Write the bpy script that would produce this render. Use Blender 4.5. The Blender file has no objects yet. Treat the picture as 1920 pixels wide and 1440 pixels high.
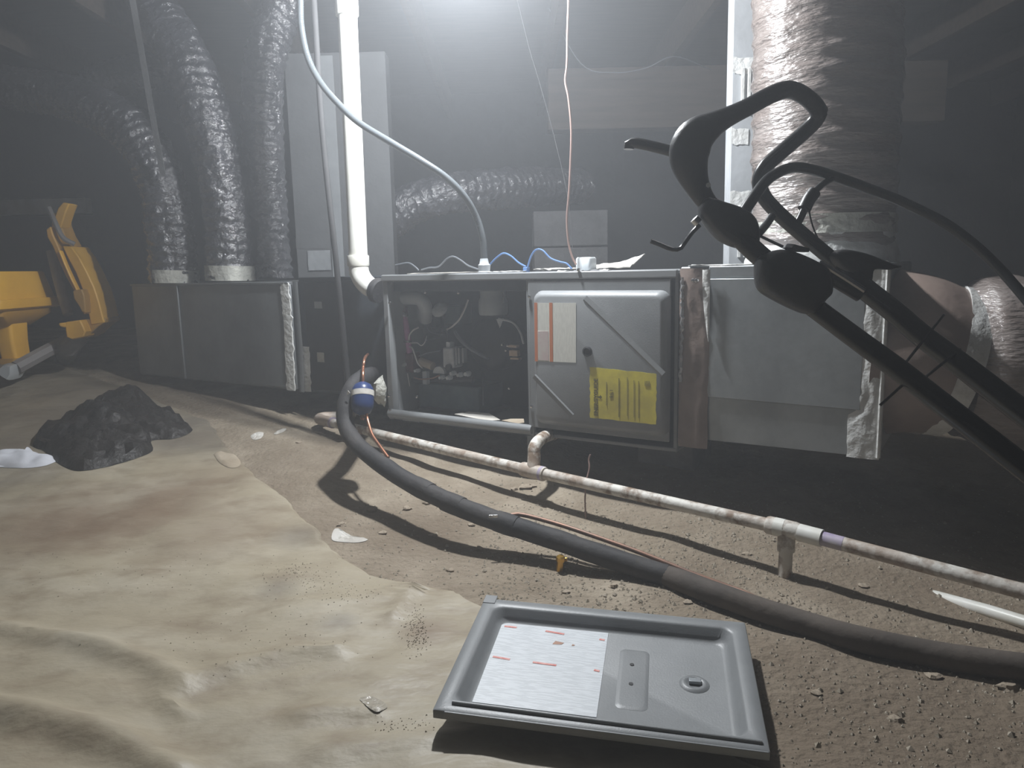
import bpy, bmesh, math, random
from mathutils import Vector, Matrix, noise

random.seed(7)
sc = bpy.context.scene
col = sc.collection

# ------------------------------------------------------------------ camera
FPX = 1400.0                       # focal length in pixels of the 1920 x 1440 frame
PITCH, ROLL, CZ = math.radians(8.8), math.radians(-1.3), 0.78
_f = Vector((0, math.cos(PITCH), -math.sin(PITCH)))
_u0 = Vector((0, math.sin(PITCH), math.cos(PITCH)))
_r0 = Vector((1, 0, 0))
_r = _r0 * math.cos(ROLL) + _u0 * math.sin(ROLL)
_u = _u0 * math.cos(ROLL) - _r0 * math.sin(ROLL)
CAM = Vector((0, 0, CZ))
cd = bpy.data.cameras.new('camera')
cd.sensor_width = 36.0
cd.lens = 36.0 * FPX / 1920.0
cd.clip_start = 0.02
cam = bpy.data.objects.new('camera', cd)
col.objects.link(cam)
rot = Matrix((_r, _u, -_f)).transposed()
cam.matrix_world = Matrix.Translation(CAM) @ rot.to_4x4()
sc.camera = cam

# ------------------------------------------------------------------ haze, lamp, exposure
w = bpy.data.worlds.new('world')
sc.world = w
w.use_nodes = True
nt = w.node_tree
nt.nodes['Background'].inputs[0].default_value = (0.5, 0.55, 0.6, 1)
nt.nodes['Background'].inputs[1].default_value = 0.0
vs = nt.nodes.new('ShaderNodeVolumeScatter')      # misty air of the crawl space
vs.inputs['Color'].default_value = (0.9, 0.94, 1, 1)
vs.inputs['Density'].default_value = 0.049
vs.inputs['Anisotropy'].default_value = 0.45
nt.links.new(vs.outputs[0], nt.nodes['World Output'].inputs['Volume'])

LAMP = Vector((-0.12, 2.34, 1.80))
ld = bpy.data.lights.new('work_lamp', 'POINT')
ld.energy = 218
ld.color = (0.93, 0.965, 1.0)
ld.shadow_soft_size = 0.035
lo = bpy.data.objects.new('work_lamp', ld)
lo.location = LAMP
col.objects.link(lo)

vw = sc.view_settings
vw.view_transform = 'Standard'
vw.look = 'None'
vw.gamma = 1
vw.use_curve_mapping = False
vw.exposure = 0.42
sc.cycles.max_bounces = 6
sc.cycles.diffuse_bounces = 4
sc.cycles.glossy_bounces = 4
sc.cycles.volume_bounces = 1
sc.cycles.sample_clamp_indirect = 6

# ------------------------------------------------------------------ pixel -> place helpers
def ray(x, y):
    return _f * FPX + _r * (x - 960) - _u * (y - 720)
def PY(x, y, Y):                    # the point of that sight line at distance Y ahead
    d = ray(x, y); return CAM + d * (Y / d.y)
def PZ(x, y, z):                    # ... at height z
    d = ray(x, y); return CAM + d * ((z - CZ) / d.z)
FO = Vector((-.4526, 2.7456, 0)); FU = Vector((.8387, -.5446, 0)); FB = Vector((.5446, .8387, 0))
def W(lx, ly, z):                   # furnace frame (along, back, up) -> world
    return FO + FU * lx + FB * ly + Vector((0, 0, z))
def FW(x, y, off=0.0):              # the point of that sight line on the plane `off` behind the furnace front
    d = ray(x, y); return CAM + d * (((FO + FB * off - CAM).dot(FB)) / d.dot(FB))
def FL(x, y, off=0.0):
    p = FW(x, y, off) - FO
    return p.dot(FU), p.z
def sm(a, b, x):
    t = max(0, min(1, (x - a) / (b - a))); return t * t * (3 - 2 * t)
def nz(x, y, z=0.0):
    return noise.noise(Vector((x, y, z)))
def fz(x, y):                       # height of the dirt floor
    t = y - 1.75
    base = 0.13 * (t + math.sqrt(t * t + .03)) / 2 - .004
    if y > 4.2: base = min(base, 0.13 * (4.2 - 1.75) + .02 * (y - 4.2))
    h = base + .02 * nz(x * 1.1, y * 1.1, 3) + .012 * nz(x * 3, y * 3, 7) + .006 * nz(x * 9, y * 9, 1)
    return h
def PF(x, y, up=0.0):               # the point where that sight line meets the dirt floor (+ up)
    z = .05
    for _ in range(14):
        p = PZ(x, y, z); z = .5 * z + .5 * (fz(p.x, p.y) + up)
    return PZ(x, y, z)

# ------------------------------------------------------------------ mesh helpers
def catmull(pts, n):
    P = [Vector(p) for p in pts]
    if len(P) < 3 or n < 2: return P
    P = [P[0] * 2 - P[1]] + P + [P[-1] * 2 - P[-2]]
    out = []
    for i in range(1, len(P) - 2):
        a, b, c, d = P[i - 1:i + 3]
        for k in range(n):
            t = k / n
            out.append(.5 * ((2 * b) + (c - a) * t + (2 * a - 5 * b + 4 * c - d) * t * t + (3 * b - a - 3 * c + d) * t ** 3))
    out.append(P[-2])
    return out
def resample(pts, step):
    out = [pts[0].copy()]; acc = 0.0
    for a, b in zip(pts, pts[1:]):
        L = (b - a).length
        if L < 1e-9: continue
        pos = step - acc
        while pos <= L:
            out.append(a + (b - a) * (pos / L)); pos += step
        acc = (acc + L) % step
    if (out[-1] - pts[-1]).length > step * .3: out.append(pts[-1].copy())
    return out
class M:
    def __init__(s): s.v = []; s.f = []
    def add(s, V, F):
        n = len(s.v); s.v += [tuple(p) for p in V]; s.f += [tuple(i + n for i in q) for q in F]; return s
    def box(s, a, b, fr=None):
        fr = fr or (lambda x, y, z: (x, y, z))
        V = [fr(x, y, z) for z in (a[2], b[2]) for y in (a[1], b[1]) for x in (a[0], b[0])]
        return s.add(V, [(0, 2, 3, 1), (4, 5, 7, 6), (0, 1, 5, 4), (2, 6, 7, 3), (0, 4, 6, 2), (1, 3, 7, 5)])
    def tube(s, pts, r, seg=14, cap=True, rf=None):
        P = [Vector(p) for p in pts]; n = len(P)
        T = []
        for i in range(n):
            t = P[min(i + 1, n - 1)] - P[max(i - 1, 0)]
            T.append(t.normalized() if t.length > 1e-9 else Vector((0, 0, 1)))
        a = Vector((0, 0, 1)) if abs(T[0].z) < .9 else Vector((1, 0, 0))
        N = (a - T[0] * a.dot(T[0])).normalized()
        V = []
        for i in range(n):
            N = (N - T[i] * N.dot(T[i])).normalized(); B = T[i].cross(N)
            ri = r[i] if isinstance(r, (list, tuple)) else r
            for k in range(seg):
                an = 2 * math.pi * k / seg
                q = ri if rf is None else rf(i, an, ri)
                V.append(P[i] + (N * math.cos(an) + B * math.sin(an)) * q)
        F = [(i * seg + k, i * seg + (k + 1) % seg, (i + 1) * seg + (k + 1) % seg, (i + 1) * seg + k) for i in range(n - 1) for k in range(seg)]
        if cap:
            F.append(tuple(reversed(range(seg)))); F.append(tuple((n - 1) * seg + k for k in range(seg)))
        return s.add(V, F)
    def lathe(s, prof, o, ax, seg=24):
        o = Vector(o); ax = Vector(ax).normalized()
        a = Vector((0, 0, 1)) if abs(ax.z) < .9 else Vector((1, 0, 0))
        N = (a - ax * a.dot(ax)).normalized(); B = ax.cross(N)
        V = []
        for r, h in prof:
            for k in range(seg):
                an = 2 * math.pi * k / seg
                V.append(o + ax * h + (N * math.cos(an) + B * math.sin(an)) * max(r, 1e-4))
        n = len(prof)
        F = [(i * seg + k, i * seg + (k + 1) % seg, (i + 1) * seg + (k + 1) % seg, (i + 1) * seg + k) for i in range(n - 1) for k in range(seg)]
        F.append(tuple(reversed(range(seg)))); F.append(tuple((n - 1) * seg + k for k in range(seg)))
        return s.add(V, F)
    def prism(s, poly, fa, fb):       # fa, fb map a 2-D outline point to the two end faces
        n = len(poly)
        V = [fa(*p) for p in poly] + [fb(*p) for p in poly]
        F = [tuple(reversed(range(n))), tuple(range(n, 2 * n))] + [(i, (i + 1) % n, n + (i + 1) % n, n + i) for i in range(n)]
        return s.add(V, F)
    def rings(s, R, capa=True, capb=True):
        n = len(R[0]); V = [p for r in R for p in r]
        F = [(i * n + k, i * n + (k + 1) % n, (i + 1) * n + (k + 1) % n, (i + 1) * n + k) for i in range(len(R) - 1) for k in range(n)]
        if capa: F.append(tuple(reversed(range(n))))
        if capb: F.append(tuple((len(R) - 1) * n + k for k in range(n)))
        return s.add(V, F)
    def sheet(s, nu, nv, fn, th):      # thin cloth / paper: fn(u, v) -> top point
        V = []
        for j in range(nv + 1):
            for i in range(nu + 1): V.append(Vector(fn(i / nu, j / nv)))
        n = len(V); V += [p - Vector((0, 0, th)) for p in V]
        F = []
        idx = lambda i, j: j * (nu + 1) + i
        for j in range(nv):
            for i in range(nu):
                q = (idx(i, j), idx(i + 1, j), idx(i + 1, j + 1), idx(i, j + 1))
                F.append(q); F.append(tuple(n + k for k in reversed(q)))
        bd = [idx(i, 0) for i in range(nu)] + [idx(nu, j) for j in range(nv)] + [idx(i, nv) for i in range(nu, 0, -1)] + [idx(0, j) for j in range(nv, 0, -1)]
        for a, b in zip(bd, bd[1:] + bd[:1]): F.append((a, n + a, n + b, b))
        return s.add(V, F)
    def blob(s, c, rx, ry, rz, seed, amp=.3, seg=8, rgs=5):
        R = []
        for j in range(1, rgs):
            t = math.pi * j / rgs; row = []
            for k in range(seg):
                p = 2 * math.pi * k / seg
                d = Vector((math.sin(t) * math.cos(p), math.sin(t) * math.sin(p), math.cos(t)))
                q = 1 + amp * noise.noise(d * 1.7 + Vector((seed * 3.1, seed, 0)))
                row.append(Vector(c) + Vector((d.x * rx, d.y * ry, d.z * rz)) * q)
            R.append(row)
        return s.rings(R)
def rrect(x0, x1, y0, y1, r, k=5):
    out = []
    for cx, cy, a0 in ((x1 - r, y1 - r, 0), (x0 + r, y1 - r, 90), (x0 + r, y0 + r, 180), (x1 - r, y0 + r, 270)):
        for i in range(k + 1):
            a = math.radians(a0 + 90 * i / k); out.append((cx + r * math.cos(a), cy + r * math.sin(a)))
    return out

def root_of(o):
    while o.parent: o = o.parent
    return o
def mk(name, m, mat, parent=None, bev=0.0, flat=False, label=None, cat=None, group=None, kind=None, ang=38):
    V = m.v
    if parent is None:
        xs = [p[0] for p in V]; ys = [p[1] for p in V]; zs = [p[2] for p in V]
        org = Vector(((min(xs) + max(xs)) / 2, (min(ys) + max(ys)) / 2, min(zs)))
    else:
        org = root_of(parent).location.copy()
    me = bpy.data.meshes.new(name)
    me.from_pydata([(p[0] - org.x, p[1] - org.y, p[2] - org.z) for p in V], [], m.f)
    bm = bmesh.new(); bm.from_mesh(me); bmesh.ops.recalc_face_normals(bm, faces=bm.faces); bm.to_mesh(me); bm.free()
    if not flat:
        me.polygons.foreach_set('use_smooth', [True] * len(me.polygons))
        me.set_sharp_from_angle(angle=math.radians(ang))
    me.materials.append(mat)
    o = bpy.data.objects.new(name, me); col.objects.link(o)
    if parent is None: o.location = org
    else: o.parent = parent
    if bev:
        b = o.modifiers.new('bevel', 'BEVEL'); b.width = bev; b.segments = 2; b.limit_method = 'ANGLE'; b.angle_limit = math.radians(50)
    tag(o, label, cat, group, kind)
    return o
def tag(o, label=None, cat=None, group=None, kind=None):
    if label: o['label'] = label
    if cat: o['category'] = cat
    if group: o['group'] = group
    if kind: o['kind'] = kind
def thing(name, loc, label, cat, group=None):
    o = bpy.data.objects.new(name, None); o.empty_display_size = .05; col.objects.link(o); o.location = Vector(loc)
    tag(o, label, cat, group); return o
def text(name, s, size, o, ax, up, mat, parent, align='CENTER', off=0.0):
    cu = bpy.data.curves.new(name, 'FONT'); cu.body = s; cu.size = size; cu.align_x = align; cu.align_y = 'CENTER'; cu.extrude = .0002
    cu.materials.append(mat)
    ob = bpy.data.objects.new(name, cu); col.objects.link(ob)
    ax = Vector(ax).normalized(); up = Vector(up).normalized(); n = ax.cross(up)
    cu.offset = off
    bpy.context.view_layer.update()
    me = bpy.data.meshes.new_from_object(ob.evaluated_get(bpy.context.evaluated_depsgraph_get()))
    me.name = name; bpy.data.objects.remove(ob)
    ob = bpy.data.objects.new(name, me); col.objects.link(ob)
    ob.parent = parent
    ob.matrix_local = Matrix.Translation(Vector(o) - root_of(parent).location) @ Matrix((ax, up, n)).transposed().to_4x4()
    return ob

# ------------------------------------------------------------------ materials
def mat(name, c, c2=None, scale=6, rough=.6, metal=0, bump=0, bscale=40, coat=0, lo=.4, hi=.65, stretch=None, spec=.5, detail=6, bdist=.01, coatr=.08, c3=None, s3=1.5):
    m = bpy.data.materials.new(name); m.use_nodes = True
    n = m.node_tree.nodes; l = m.node_tree.links; b = n['Principled BSDF']
    b.inputs['Base Color'].default_value = (*c, 1); b.inputs['Roughness'].default_value = rough; b.inputs['Metallic'].default_value = metal
    b.inputs['Specular IOR Level'].default_value = spec
    b.inputs['Coat Weight'].default_value = coat; b.inputs['Coat Roughness'].default_value = coatr
    tc = n.new('ShaderNodeTexCoord'); mp = n.new('ShaderNodeMapping'); l.new(tc.outputs['Object'], mp.inputs[0])
    if stretch: mp.inputs['Scale'].default_value = stretch
    def mix(cur, cc, sc_, lo_, hi_, off):
        t = n.new('ShaderNodeTexNoise'); t.inputs['Scale'].default_value = sc_; t.inputs['Detail'].default_value = detail; t.inputs['Roughness'].default_value = .62
        mo = n.new('ShaderNodeMapping'); mo.inputs['Location'].default_value = (off, off * .7, 0); l.new(mp.outputs[0], mo.inputs[0]); l.new(mo.outputs[0], t.inputs['Vector'])
        r = n.new('ShaderNodeMapRange'); r.inputs[1].default_value = lo_; r.inputs[2].default_value = hi_; l.new(t.outputs[0], r.inputs[0])
        x = n.new('ShaderNodeMix'); x.data_type = 'RGBA'; l.new(r.outputs[0], x.inputs[0])
        if isinstance(cur, tuple): x.inputs[6].default_value = (*cur, 1)
        else: l.new(cur, x.inputs[6])
        x.inputs[7].default_value = (*cc, 1); return x.outputs[2]
    cur = c
    if c2: cur = mix(cur, c2, scale, lo, hi, 0)
    if c3: cur = mix(cur, c3, s3, lo, hi, 5.3)
    if not isinstance(cur, tuple): l.new(cur, b.inputs['Base Color'])
    if bump:
        t = n.new('ShaderNodeTexNoise'); t.inputs['Scale'].default_value = bscale; t.inputs['Detail'].default_value = 5; l.new(mp.outputs[0], t.inputs['Vector'])
        bp = n.new('ShaderNodeBump'); bp.inputs['Strength'].default_value = bump; bp.inputs['Distance'].default_value = bdist
        l.new(t.outputs[0], bp.inputs['Height']); l.new(bp.outputs[0], b.inputs['Normal'])
        if coat: l.new(bp.outputs[0], b.inputs['Coat Normal'])
    m['cur'] = 0
    return m
def stain(m, centre_list, c):         # brown dirt patches on the sheet, each at its own place
    n = m.node_tree.nodes; l = m.node_tree.links; b = n['Principled BSDF']
    src = b.inputs['Base Color'].links[0].from_socket
    g = n.new('ShaderNodeNewGeometry')
    for p, r, amt in centre_list:
        d = n.new('ShaderNodeVectorMath'); d.operation = 'DISTANCE'; l.new(g.outputs['Position'], d.inputs[0]); d.inputs[1].default_value = p
        t = n.new('ShaderNodeTexNoise'); t.inputs['Scale'].default_value = 3.5; t.inputs['Detail'].default_value = 6; l.new(g.outputs['Position'], t.inputs['Vector'])
        s = n.new('ShaderNodeMath'); s.operation = 'MULTIPLY_ADD'; l.new(t.outputs[0], s.inputs[0]); s.inputs[1].default_value = r * 1.5; l.new(d.outputs['Value'], s.inputs[2])
        q = n.new('ShaderNodeMapRange'); q.inputs[1].default_value = r * 1.9; q.inputs[2].default_value = r * 1.0; q.inputs[4].default_value = amt; l.new(s.outputs[0], q.inputs[0])
        x = n.new('ShaderNodeMix'); x.data_type = 'RGBA'; l.new(q.outputs[0], x.inputs[0]); l.new(src, x.inputs[6]); x.inputs[7].default_value = (*c, 1)
        src = x.outputs[2]
    l.new(src, b.inputs['Base Color'])
def printed(name, base, ink, sx, sy, gap=.35, along='Y'):      # rows of unreadable small print on paper, along the object's own axes a (x) and b (y)
    m = bpy.data.materials.new(name); m.use_nodes = True
    n = m.node_tree.nodes; l = m.node_tree.links; b = n['Principled BSDF']; b.inputs['Roughness'].default_value = .45
    uv = n.new('ShaderNodeUVMap'); uv.uv_map = 'UVMap'
    mp = n.new('ShaderNodeMapping'); mp.inputs['Scale'].default_value = (sx, sy, 1); l.new(uv.outputs[0], mp.inputs[0])
    wv = n.new('ShaderNodeTexWave'); wv.bands_direction = along; wv.inputs['Scale'].default_value = .5; l.new(mp.outputs[0], wv.inputs[0])
    t = n.new('ShaderNodeTexNoise'); t.inputs['Scale'].default_value = 1.0; t.inputs['Detail'].default_value = 3; l.new(mp.outputs[0], t.inputs[0])
    r = n.new('ShaderNodeMapRange'); r.inputs[1].default_value = .45; r.inputs[2].default_value = .6; l.new(wv.outputs[0], r.inputs[0])
    r2 = n.new('ShaderNodeMapRange'); r2.inputs[1].default_value = gap; r2.inputs[2].default_value = gap + .08; l.new(t.outputs[0], r2.inputs[0])
    mu = n.new('ShaderNodeMath'); mu.operation = 'MULTIPLY'; l.new(r.outputs[0], mu.inputs[0]); l.new(r2.outputs[0], mu.inputs[1])
    x = n.new('ShaderNodeMix'); x.data_type = 'RGBA'; l.new(mu.outputs[0], x.inputs[0]); x.inputs[6].default_value = (*base, 1); x.inputs[7].default_value = (*ink, 1)
    l.new(x.outputs[2], b.inputs['Base Color'])
    return m
def uvquad(o, nu, nv):                # uv 0..1 over a sheet() made mesh
    me = o.data; uvl = me.uv_layers.new(name='UVMap')
    per = (nu + 1) * (nv + 1)
    for lp in me.loops:
        i = lp.vertex_index % per
        uvl.data[lp.index].uv = ((i % (nu + 1)) / nu, (i // (nu + 1)) / nv)

K = {}
K['dirt'] = mat('dirt', (.25, .205, .15), (.36, .305, .235), 5, .95, bump=.9, bscale=55, bdist=.012, c3=(.18, .14, .1), s3=1.3)
K['gravel'] = mat('gravel_grit', (.3, .26, .2), (.44, .39, .32), 40, .9)
K['clod'] = mat('dry_clod', (.36, .3, .23), (.26, .21, .16), 30, .95, bump=.5, bscale=120)
K['sheet'] = mat('dusty_sheet', (.36, .31, .225), (.43, .385, .3), 2.6, .5, bump=.32, bscale=13, bdist=.018, c3=(.27, .22, .155), s3=7, lo=.46, hi=.7, stretch=(1, 1.7, 1))
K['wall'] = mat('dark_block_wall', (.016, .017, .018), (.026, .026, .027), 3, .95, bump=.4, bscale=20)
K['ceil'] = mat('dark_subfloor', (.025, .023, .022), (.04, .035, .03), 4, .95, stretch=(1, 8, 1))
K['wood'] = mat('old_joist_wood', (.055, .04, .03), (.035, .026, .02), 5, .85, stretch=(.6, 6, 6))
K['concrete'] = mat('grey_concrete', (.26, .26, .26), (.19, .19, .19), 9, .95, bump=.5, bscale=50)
K['paint'] = mat('grey_enamel', (.24, .249, .257), (.21, .22, .227), 9, .42, bump=.06, bscale=300)
K['paint_dk'] = mat('dark_blue_grey_enamel', (.045, .055, .068), (.03, .035, .042), 4, .5)
K['galv'] = mat('galvanised_steel', (.36, .385, .4), (.28, .30, .315), 7, .42, metal=.5, bump=.05, bscale=60)
K['galv_dull'] = mat('dull_galvanised_steel', (.24, .255, .265), (.18, .19, .2), 3, .5, metal=.55, bump=.05, bscale=40)
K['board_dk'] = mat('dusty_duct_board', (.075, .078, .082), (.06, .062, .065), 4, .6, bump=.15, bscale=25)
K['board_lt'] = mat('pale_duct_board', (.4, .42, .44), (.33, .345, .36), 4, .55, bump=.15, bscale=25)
K['wood_dk'] = mat('dusty_dark_pipe', (.045, .045, .047), (.035, .035, .036), 6, .8)
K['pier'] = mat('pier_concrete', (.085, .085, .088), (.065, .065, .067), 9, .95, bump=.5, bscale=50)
K['board'] = mat('foil_duct_board', (.2, .21, .22), (.16, .17, .178), 4, .55, bump=.15, bscale=25)
K['tape'] = mat('white_tape', (.68, .69, .68), (.5, .5, .48), 12, .45, bump=.5, bscale=45)
K['tape_foil'] = mat('foil_tape', (.75, .76, .78), (.55, .55, .57), 25, .3, metal=.8, bump=.7, bscale=60)
K['mastic'] = mat('pale_mastic', (.5, .5, .45), (.36, .36, .33), 20, .8, bump=.8, bscale=50)
K['kraft'] = mat('brown_kraft_wrap', (.27, .205, .175), (.2, .15, .13), 6, .6, bump=.3, bscale=18, coat=.15)
K['flex'] = mat('black_flex_sleeve', (.03, .031, .036), (.05, .05, .057), 9, .25, bump=1.0, bscale=36, bdist=.02, coat=1.0, coatr=.09, spec=1.0)
K['flex_br'] = mat('brown_film_flex_sleeve', (.20, .165, .15), (.27, .235, .22), 5, .3, bump=.8, bscale=30, bdist=.012, coat=1.0, coatr=.08, stretch=(1, 1, 4))
K['pvc'] = mat('white_pvc', (.78, .78, .74), (.68, .67, .6), 8, .38)
K['pvc_dirty'] = mat('dirty_pvc', (.7, .68, .63), (.24, .17, .12), 22, .6, lo=.46, hi=.62, bump=.2, bscale=60, c3=(.4, .32, .26), s3=5)
K['primer'] = mat('purple_primer', (.33, .27, .42), (.5, .46, .5), 20, .5)
K['plas_grey'] = mat('grey_plastic', (.42, .45, .47), (.38, .4, .42), 5, .4)
K['conduit'] = mat('grey_conduit', (.095, .107, .115), None, rough=.35)
K['plas_wh'] = mat('pale_plastic', (.66, .7, .72), None, rough=.35)
K['rubber'] = mat('black_foam_insulation', (.022, .022, .025), (.05, .046, .045), 5, .75, bump=.25, bscale=50)
K['rubber_dusty'] = mat('dusty_insulation', (.06, .05, .043), (.1, .082, .068), 7, .85, bump=.25, bscale=50)
K['blackpl'] = mat('black_plastic', (.014, .015, .017), (.02, .021, .022), 6, .38, bump=.08, bscale=120)
K['blackmt'] = mat('black_gloss_tube', (.012, .013, .014), None, rough=.22)
K['steel'] = mat('bright_steel', (.6, .6, .6), None, rough=.25, metal=1)
K['copper'] = mat('copper', (.62, .30, .19), (.45, .2, .13), 20, .35, metal=.85)
K['copper_dull'] = mat('dull_copper', (.30, .17, .12), (.2, .13, .1), 20, .5, metal=.5)
K['wire_br'] = mat('brown_wire', (.3, .2, .175), None, rough=.5)
K['wire_bl'] = mat('blue_wire', (.09, .18, .38), None, rough=.4)
K['wire_gr'] = mat('grey_wire', (.1, .11, .125), None, rough=.5)
K['wire_wh'] = mat('white_wire', (.6, .58, .56), None, rough=.4)
K['blue'] = mat('blue_enamel', (.025, .05, .16), (.02, .04, .12), 10, .3)
K['brass'] = mat('brass', (.7, .42, .08), (.5, .28, .05), 20, .3, metal=.8)
K['yel'] = mat('yellow_plastic', (.75, .42, .035), (.62, .33, .03), 3, .45, bump=.05, bscale=20)
K['yel_dk'] = mat('ochre_plastic', (.45, .24, .03), (.36, .2, .04), 4, .5)
K['grey_mt'] = mat('grey_painted_bar', (.2, .19, .19), (.14, .13, .13), 6, .6)
K['bag'] = mat('black_plastic_bag', (.012, .011, .011), (.024, .021, .02), 4, .55, bump=.7, bscale=22, bdist=.02, coat=.04, coatr=.2, spec=.3)
K['cloth'] = mat('white_cloth', (.72, .74, .8), (.62, .63, .68), 7, .9)
K['paper'] = mat('pale_paper', (.62, .6, .56), (.5, .47, .42), 9, .8, bump=.3, bscale=30)
K['tan'] = mat('tan_flake', (.4, .34, .26), (.32, .26, .19), 9, .9, bump=.3, bscale=40)
K['orange'] = mat('orange_print', (.62, .22, .11), (.55, .2, .11), 8, .5)
K['redprint'] = mat('red_print', (.62, .18, .15), (.75, .4, .36), 90, .5)
K['yellab'] = mat('yellow_sticker', (.78, .68, .085), (.62, .53, .08), 14, .5, c3=(.5, .42, .085), s3=6)
K['ink'] = mat('dark_ink', (.09, .08, .03), (.2, .17, .04), 40, .6)
K['ink_lt'] = mat('faded_ink', (.3, .26, .07), None, rough=.6)
K['stick'] = printed('sticker_print', (.82, .82, .76), (.68, .68, .63), 45, 6, .45, 'X')
K['stick_w'] = printed('pale_label_print', (.66, .69, .72), (.46, .485, .51), 6, 75, .46)
K['stick_pk'] = mat('pale_pink_patch', (.6, .48, .47), (.64, .6, .55), 20, .6)
K['dark'] = mat('soot_black', (.012, .012, .013), (.02, .02, .022), 6, .6)
K['darkmt'] = mat('dark_steel', (.06, .062, .066), (.04, .042, .046), 8, .45, metal=.4)
K['pink'] = mat('pink_tube', (.6, .26, .48), (.45, .19, .34), 9, .25, coat=.5)
K['maroon'] = mat('maroon_plastic', (.12, .045, .05), (.08, .03, .035), 6, .4)
K['tanpl'] = mat('tan_connector', (.62, .46, .32), (.5, .37, .25), 15, .5)
K['alu'] = mat('cast_aluminium', (.56, .58, .59), (.42, .44, .45), 22, .42, metal=.15, bump=.2, bscale=90)
K['teal'] = mat('teal_grey_plastic', (.12, .17, .18), (.09, .12, .13), 9, .45)

# ------------------------------------------------------------------ the place: floor, walls, ceiling
X0, X1, Y0, Y1, ZC = -5.2, 4.2, -1.6, 6.4, 2.2
m = M()
xs = [X0 + i * (X1 - X0) / 300 for i in range(301)]; ys = [Y0 + j * (Y1 - Y0) / 270 for j in range(271)]
V = [(x, y, fz(x, y)) for y in ys for x in xs]
m.add(V, [(j * 301 + i, j * 301 + i + 1, (j + 1) * 301 + i + 1, (j + 1) * 301 + i) for j in range(270) for i in range(300)])
mk('floor', m, K['dirt'], kind='structure', label='bare brown dirt floor of the crawl space')
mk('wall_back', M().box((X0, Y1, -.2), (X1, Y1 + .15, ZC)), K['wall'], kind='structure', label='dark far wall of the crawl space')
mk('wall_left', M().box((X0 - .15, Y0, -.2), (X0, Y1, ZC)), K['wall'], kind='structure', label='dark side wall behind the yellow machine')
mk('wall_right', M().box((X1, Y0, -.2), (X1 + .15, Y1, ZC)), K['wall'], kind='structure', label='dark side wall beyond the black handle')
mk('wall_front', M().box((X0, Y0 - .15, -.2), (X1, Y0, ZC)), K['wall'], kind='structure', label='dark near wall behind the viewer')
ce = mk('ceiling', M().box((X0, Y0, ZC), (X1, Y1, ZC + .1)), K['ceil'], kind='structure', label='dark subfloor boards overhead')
jm = None
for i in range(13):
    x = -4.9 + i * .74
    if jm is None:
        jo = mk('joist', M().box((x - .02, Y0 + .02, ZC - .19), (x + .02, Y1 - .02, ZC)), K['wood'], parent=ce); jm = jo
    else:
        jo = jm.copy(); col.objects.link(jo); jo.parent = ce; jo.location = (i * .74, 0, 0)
a = PY(1060, 243, 4.6); b_ = PY(1400, 120, 4.6)
mk('wooden_beam', M().box((a.x - .1, 4.6, a.z), (2.6, 4.75, b_.z)), K['wood'], bev=.006, label='brown wooden beam hanging dimly in the haze behind the furnace', cat='beam')
a = PY(0, 372, 6.2); b_ = PY(82, 400, 6.2)
mk('trim_1', M().box((X0 + .02, 6.28, b_.z), (b_.x + .3, 6.38, a.z)), K['pvc'], bev=.005, kind='structure', label='pale sill strip on the far wall at upper left')
a = PY(1000, 395, 4.2); b_ = PY(1140, 500, 4.2)
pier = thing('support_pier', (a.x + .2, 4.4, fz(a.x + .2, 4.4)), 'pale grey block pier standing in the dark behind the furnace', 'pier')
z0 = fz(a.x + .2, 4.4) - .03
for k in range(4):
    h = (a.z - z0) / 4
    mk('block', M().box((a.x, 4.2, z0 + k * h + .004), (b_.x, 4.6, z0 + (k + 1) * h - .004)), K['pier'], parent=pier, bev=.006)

# loose grit over the bare dirt: too small to pick apart
m = M()
for k in range(5200):
    if k % 3:
        px, py = random.uniform(640, 1920), random.uniform(880, 1440)
    else: px, py = random.uniform(900, 1500), random.uniform(940, 1150)
    p = PF(px, py)
    if p.y > 3.2 or p.y < .6: continue
    r = random.uniform(.0012, .0042) * (1.0 if random.random() < .93 else 1.8)
    a1 = random.uniform(0, 6.28); q = [Vector((p.x + r * math.cos(a1 + t), p.y + r * math.sin(a1 + t), p.z + random.uniform(-.3, .5) * r)) for t in (0, 1.7, 3.2, 4.8)]
    m.add(q + [Vector((p.x, p.y, p.z + r * 1.1)), Vector((p.x, p.y, p.z - r))], [(0, 1, 4), (1, 2, 4), (2, 3, 4), (3, 0, 4), (1, 0, 5), (2, 1, 5), (3, 2, 5), (0, 3, 5)])
GRIT = m
mk_grit = lambda: mk('gravel_grit', GRIT, K['gravel'], flat=True, kind='stuff', label='fine pale grit and crumbs strewn over the bare dirt', cat='grit')

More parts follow.
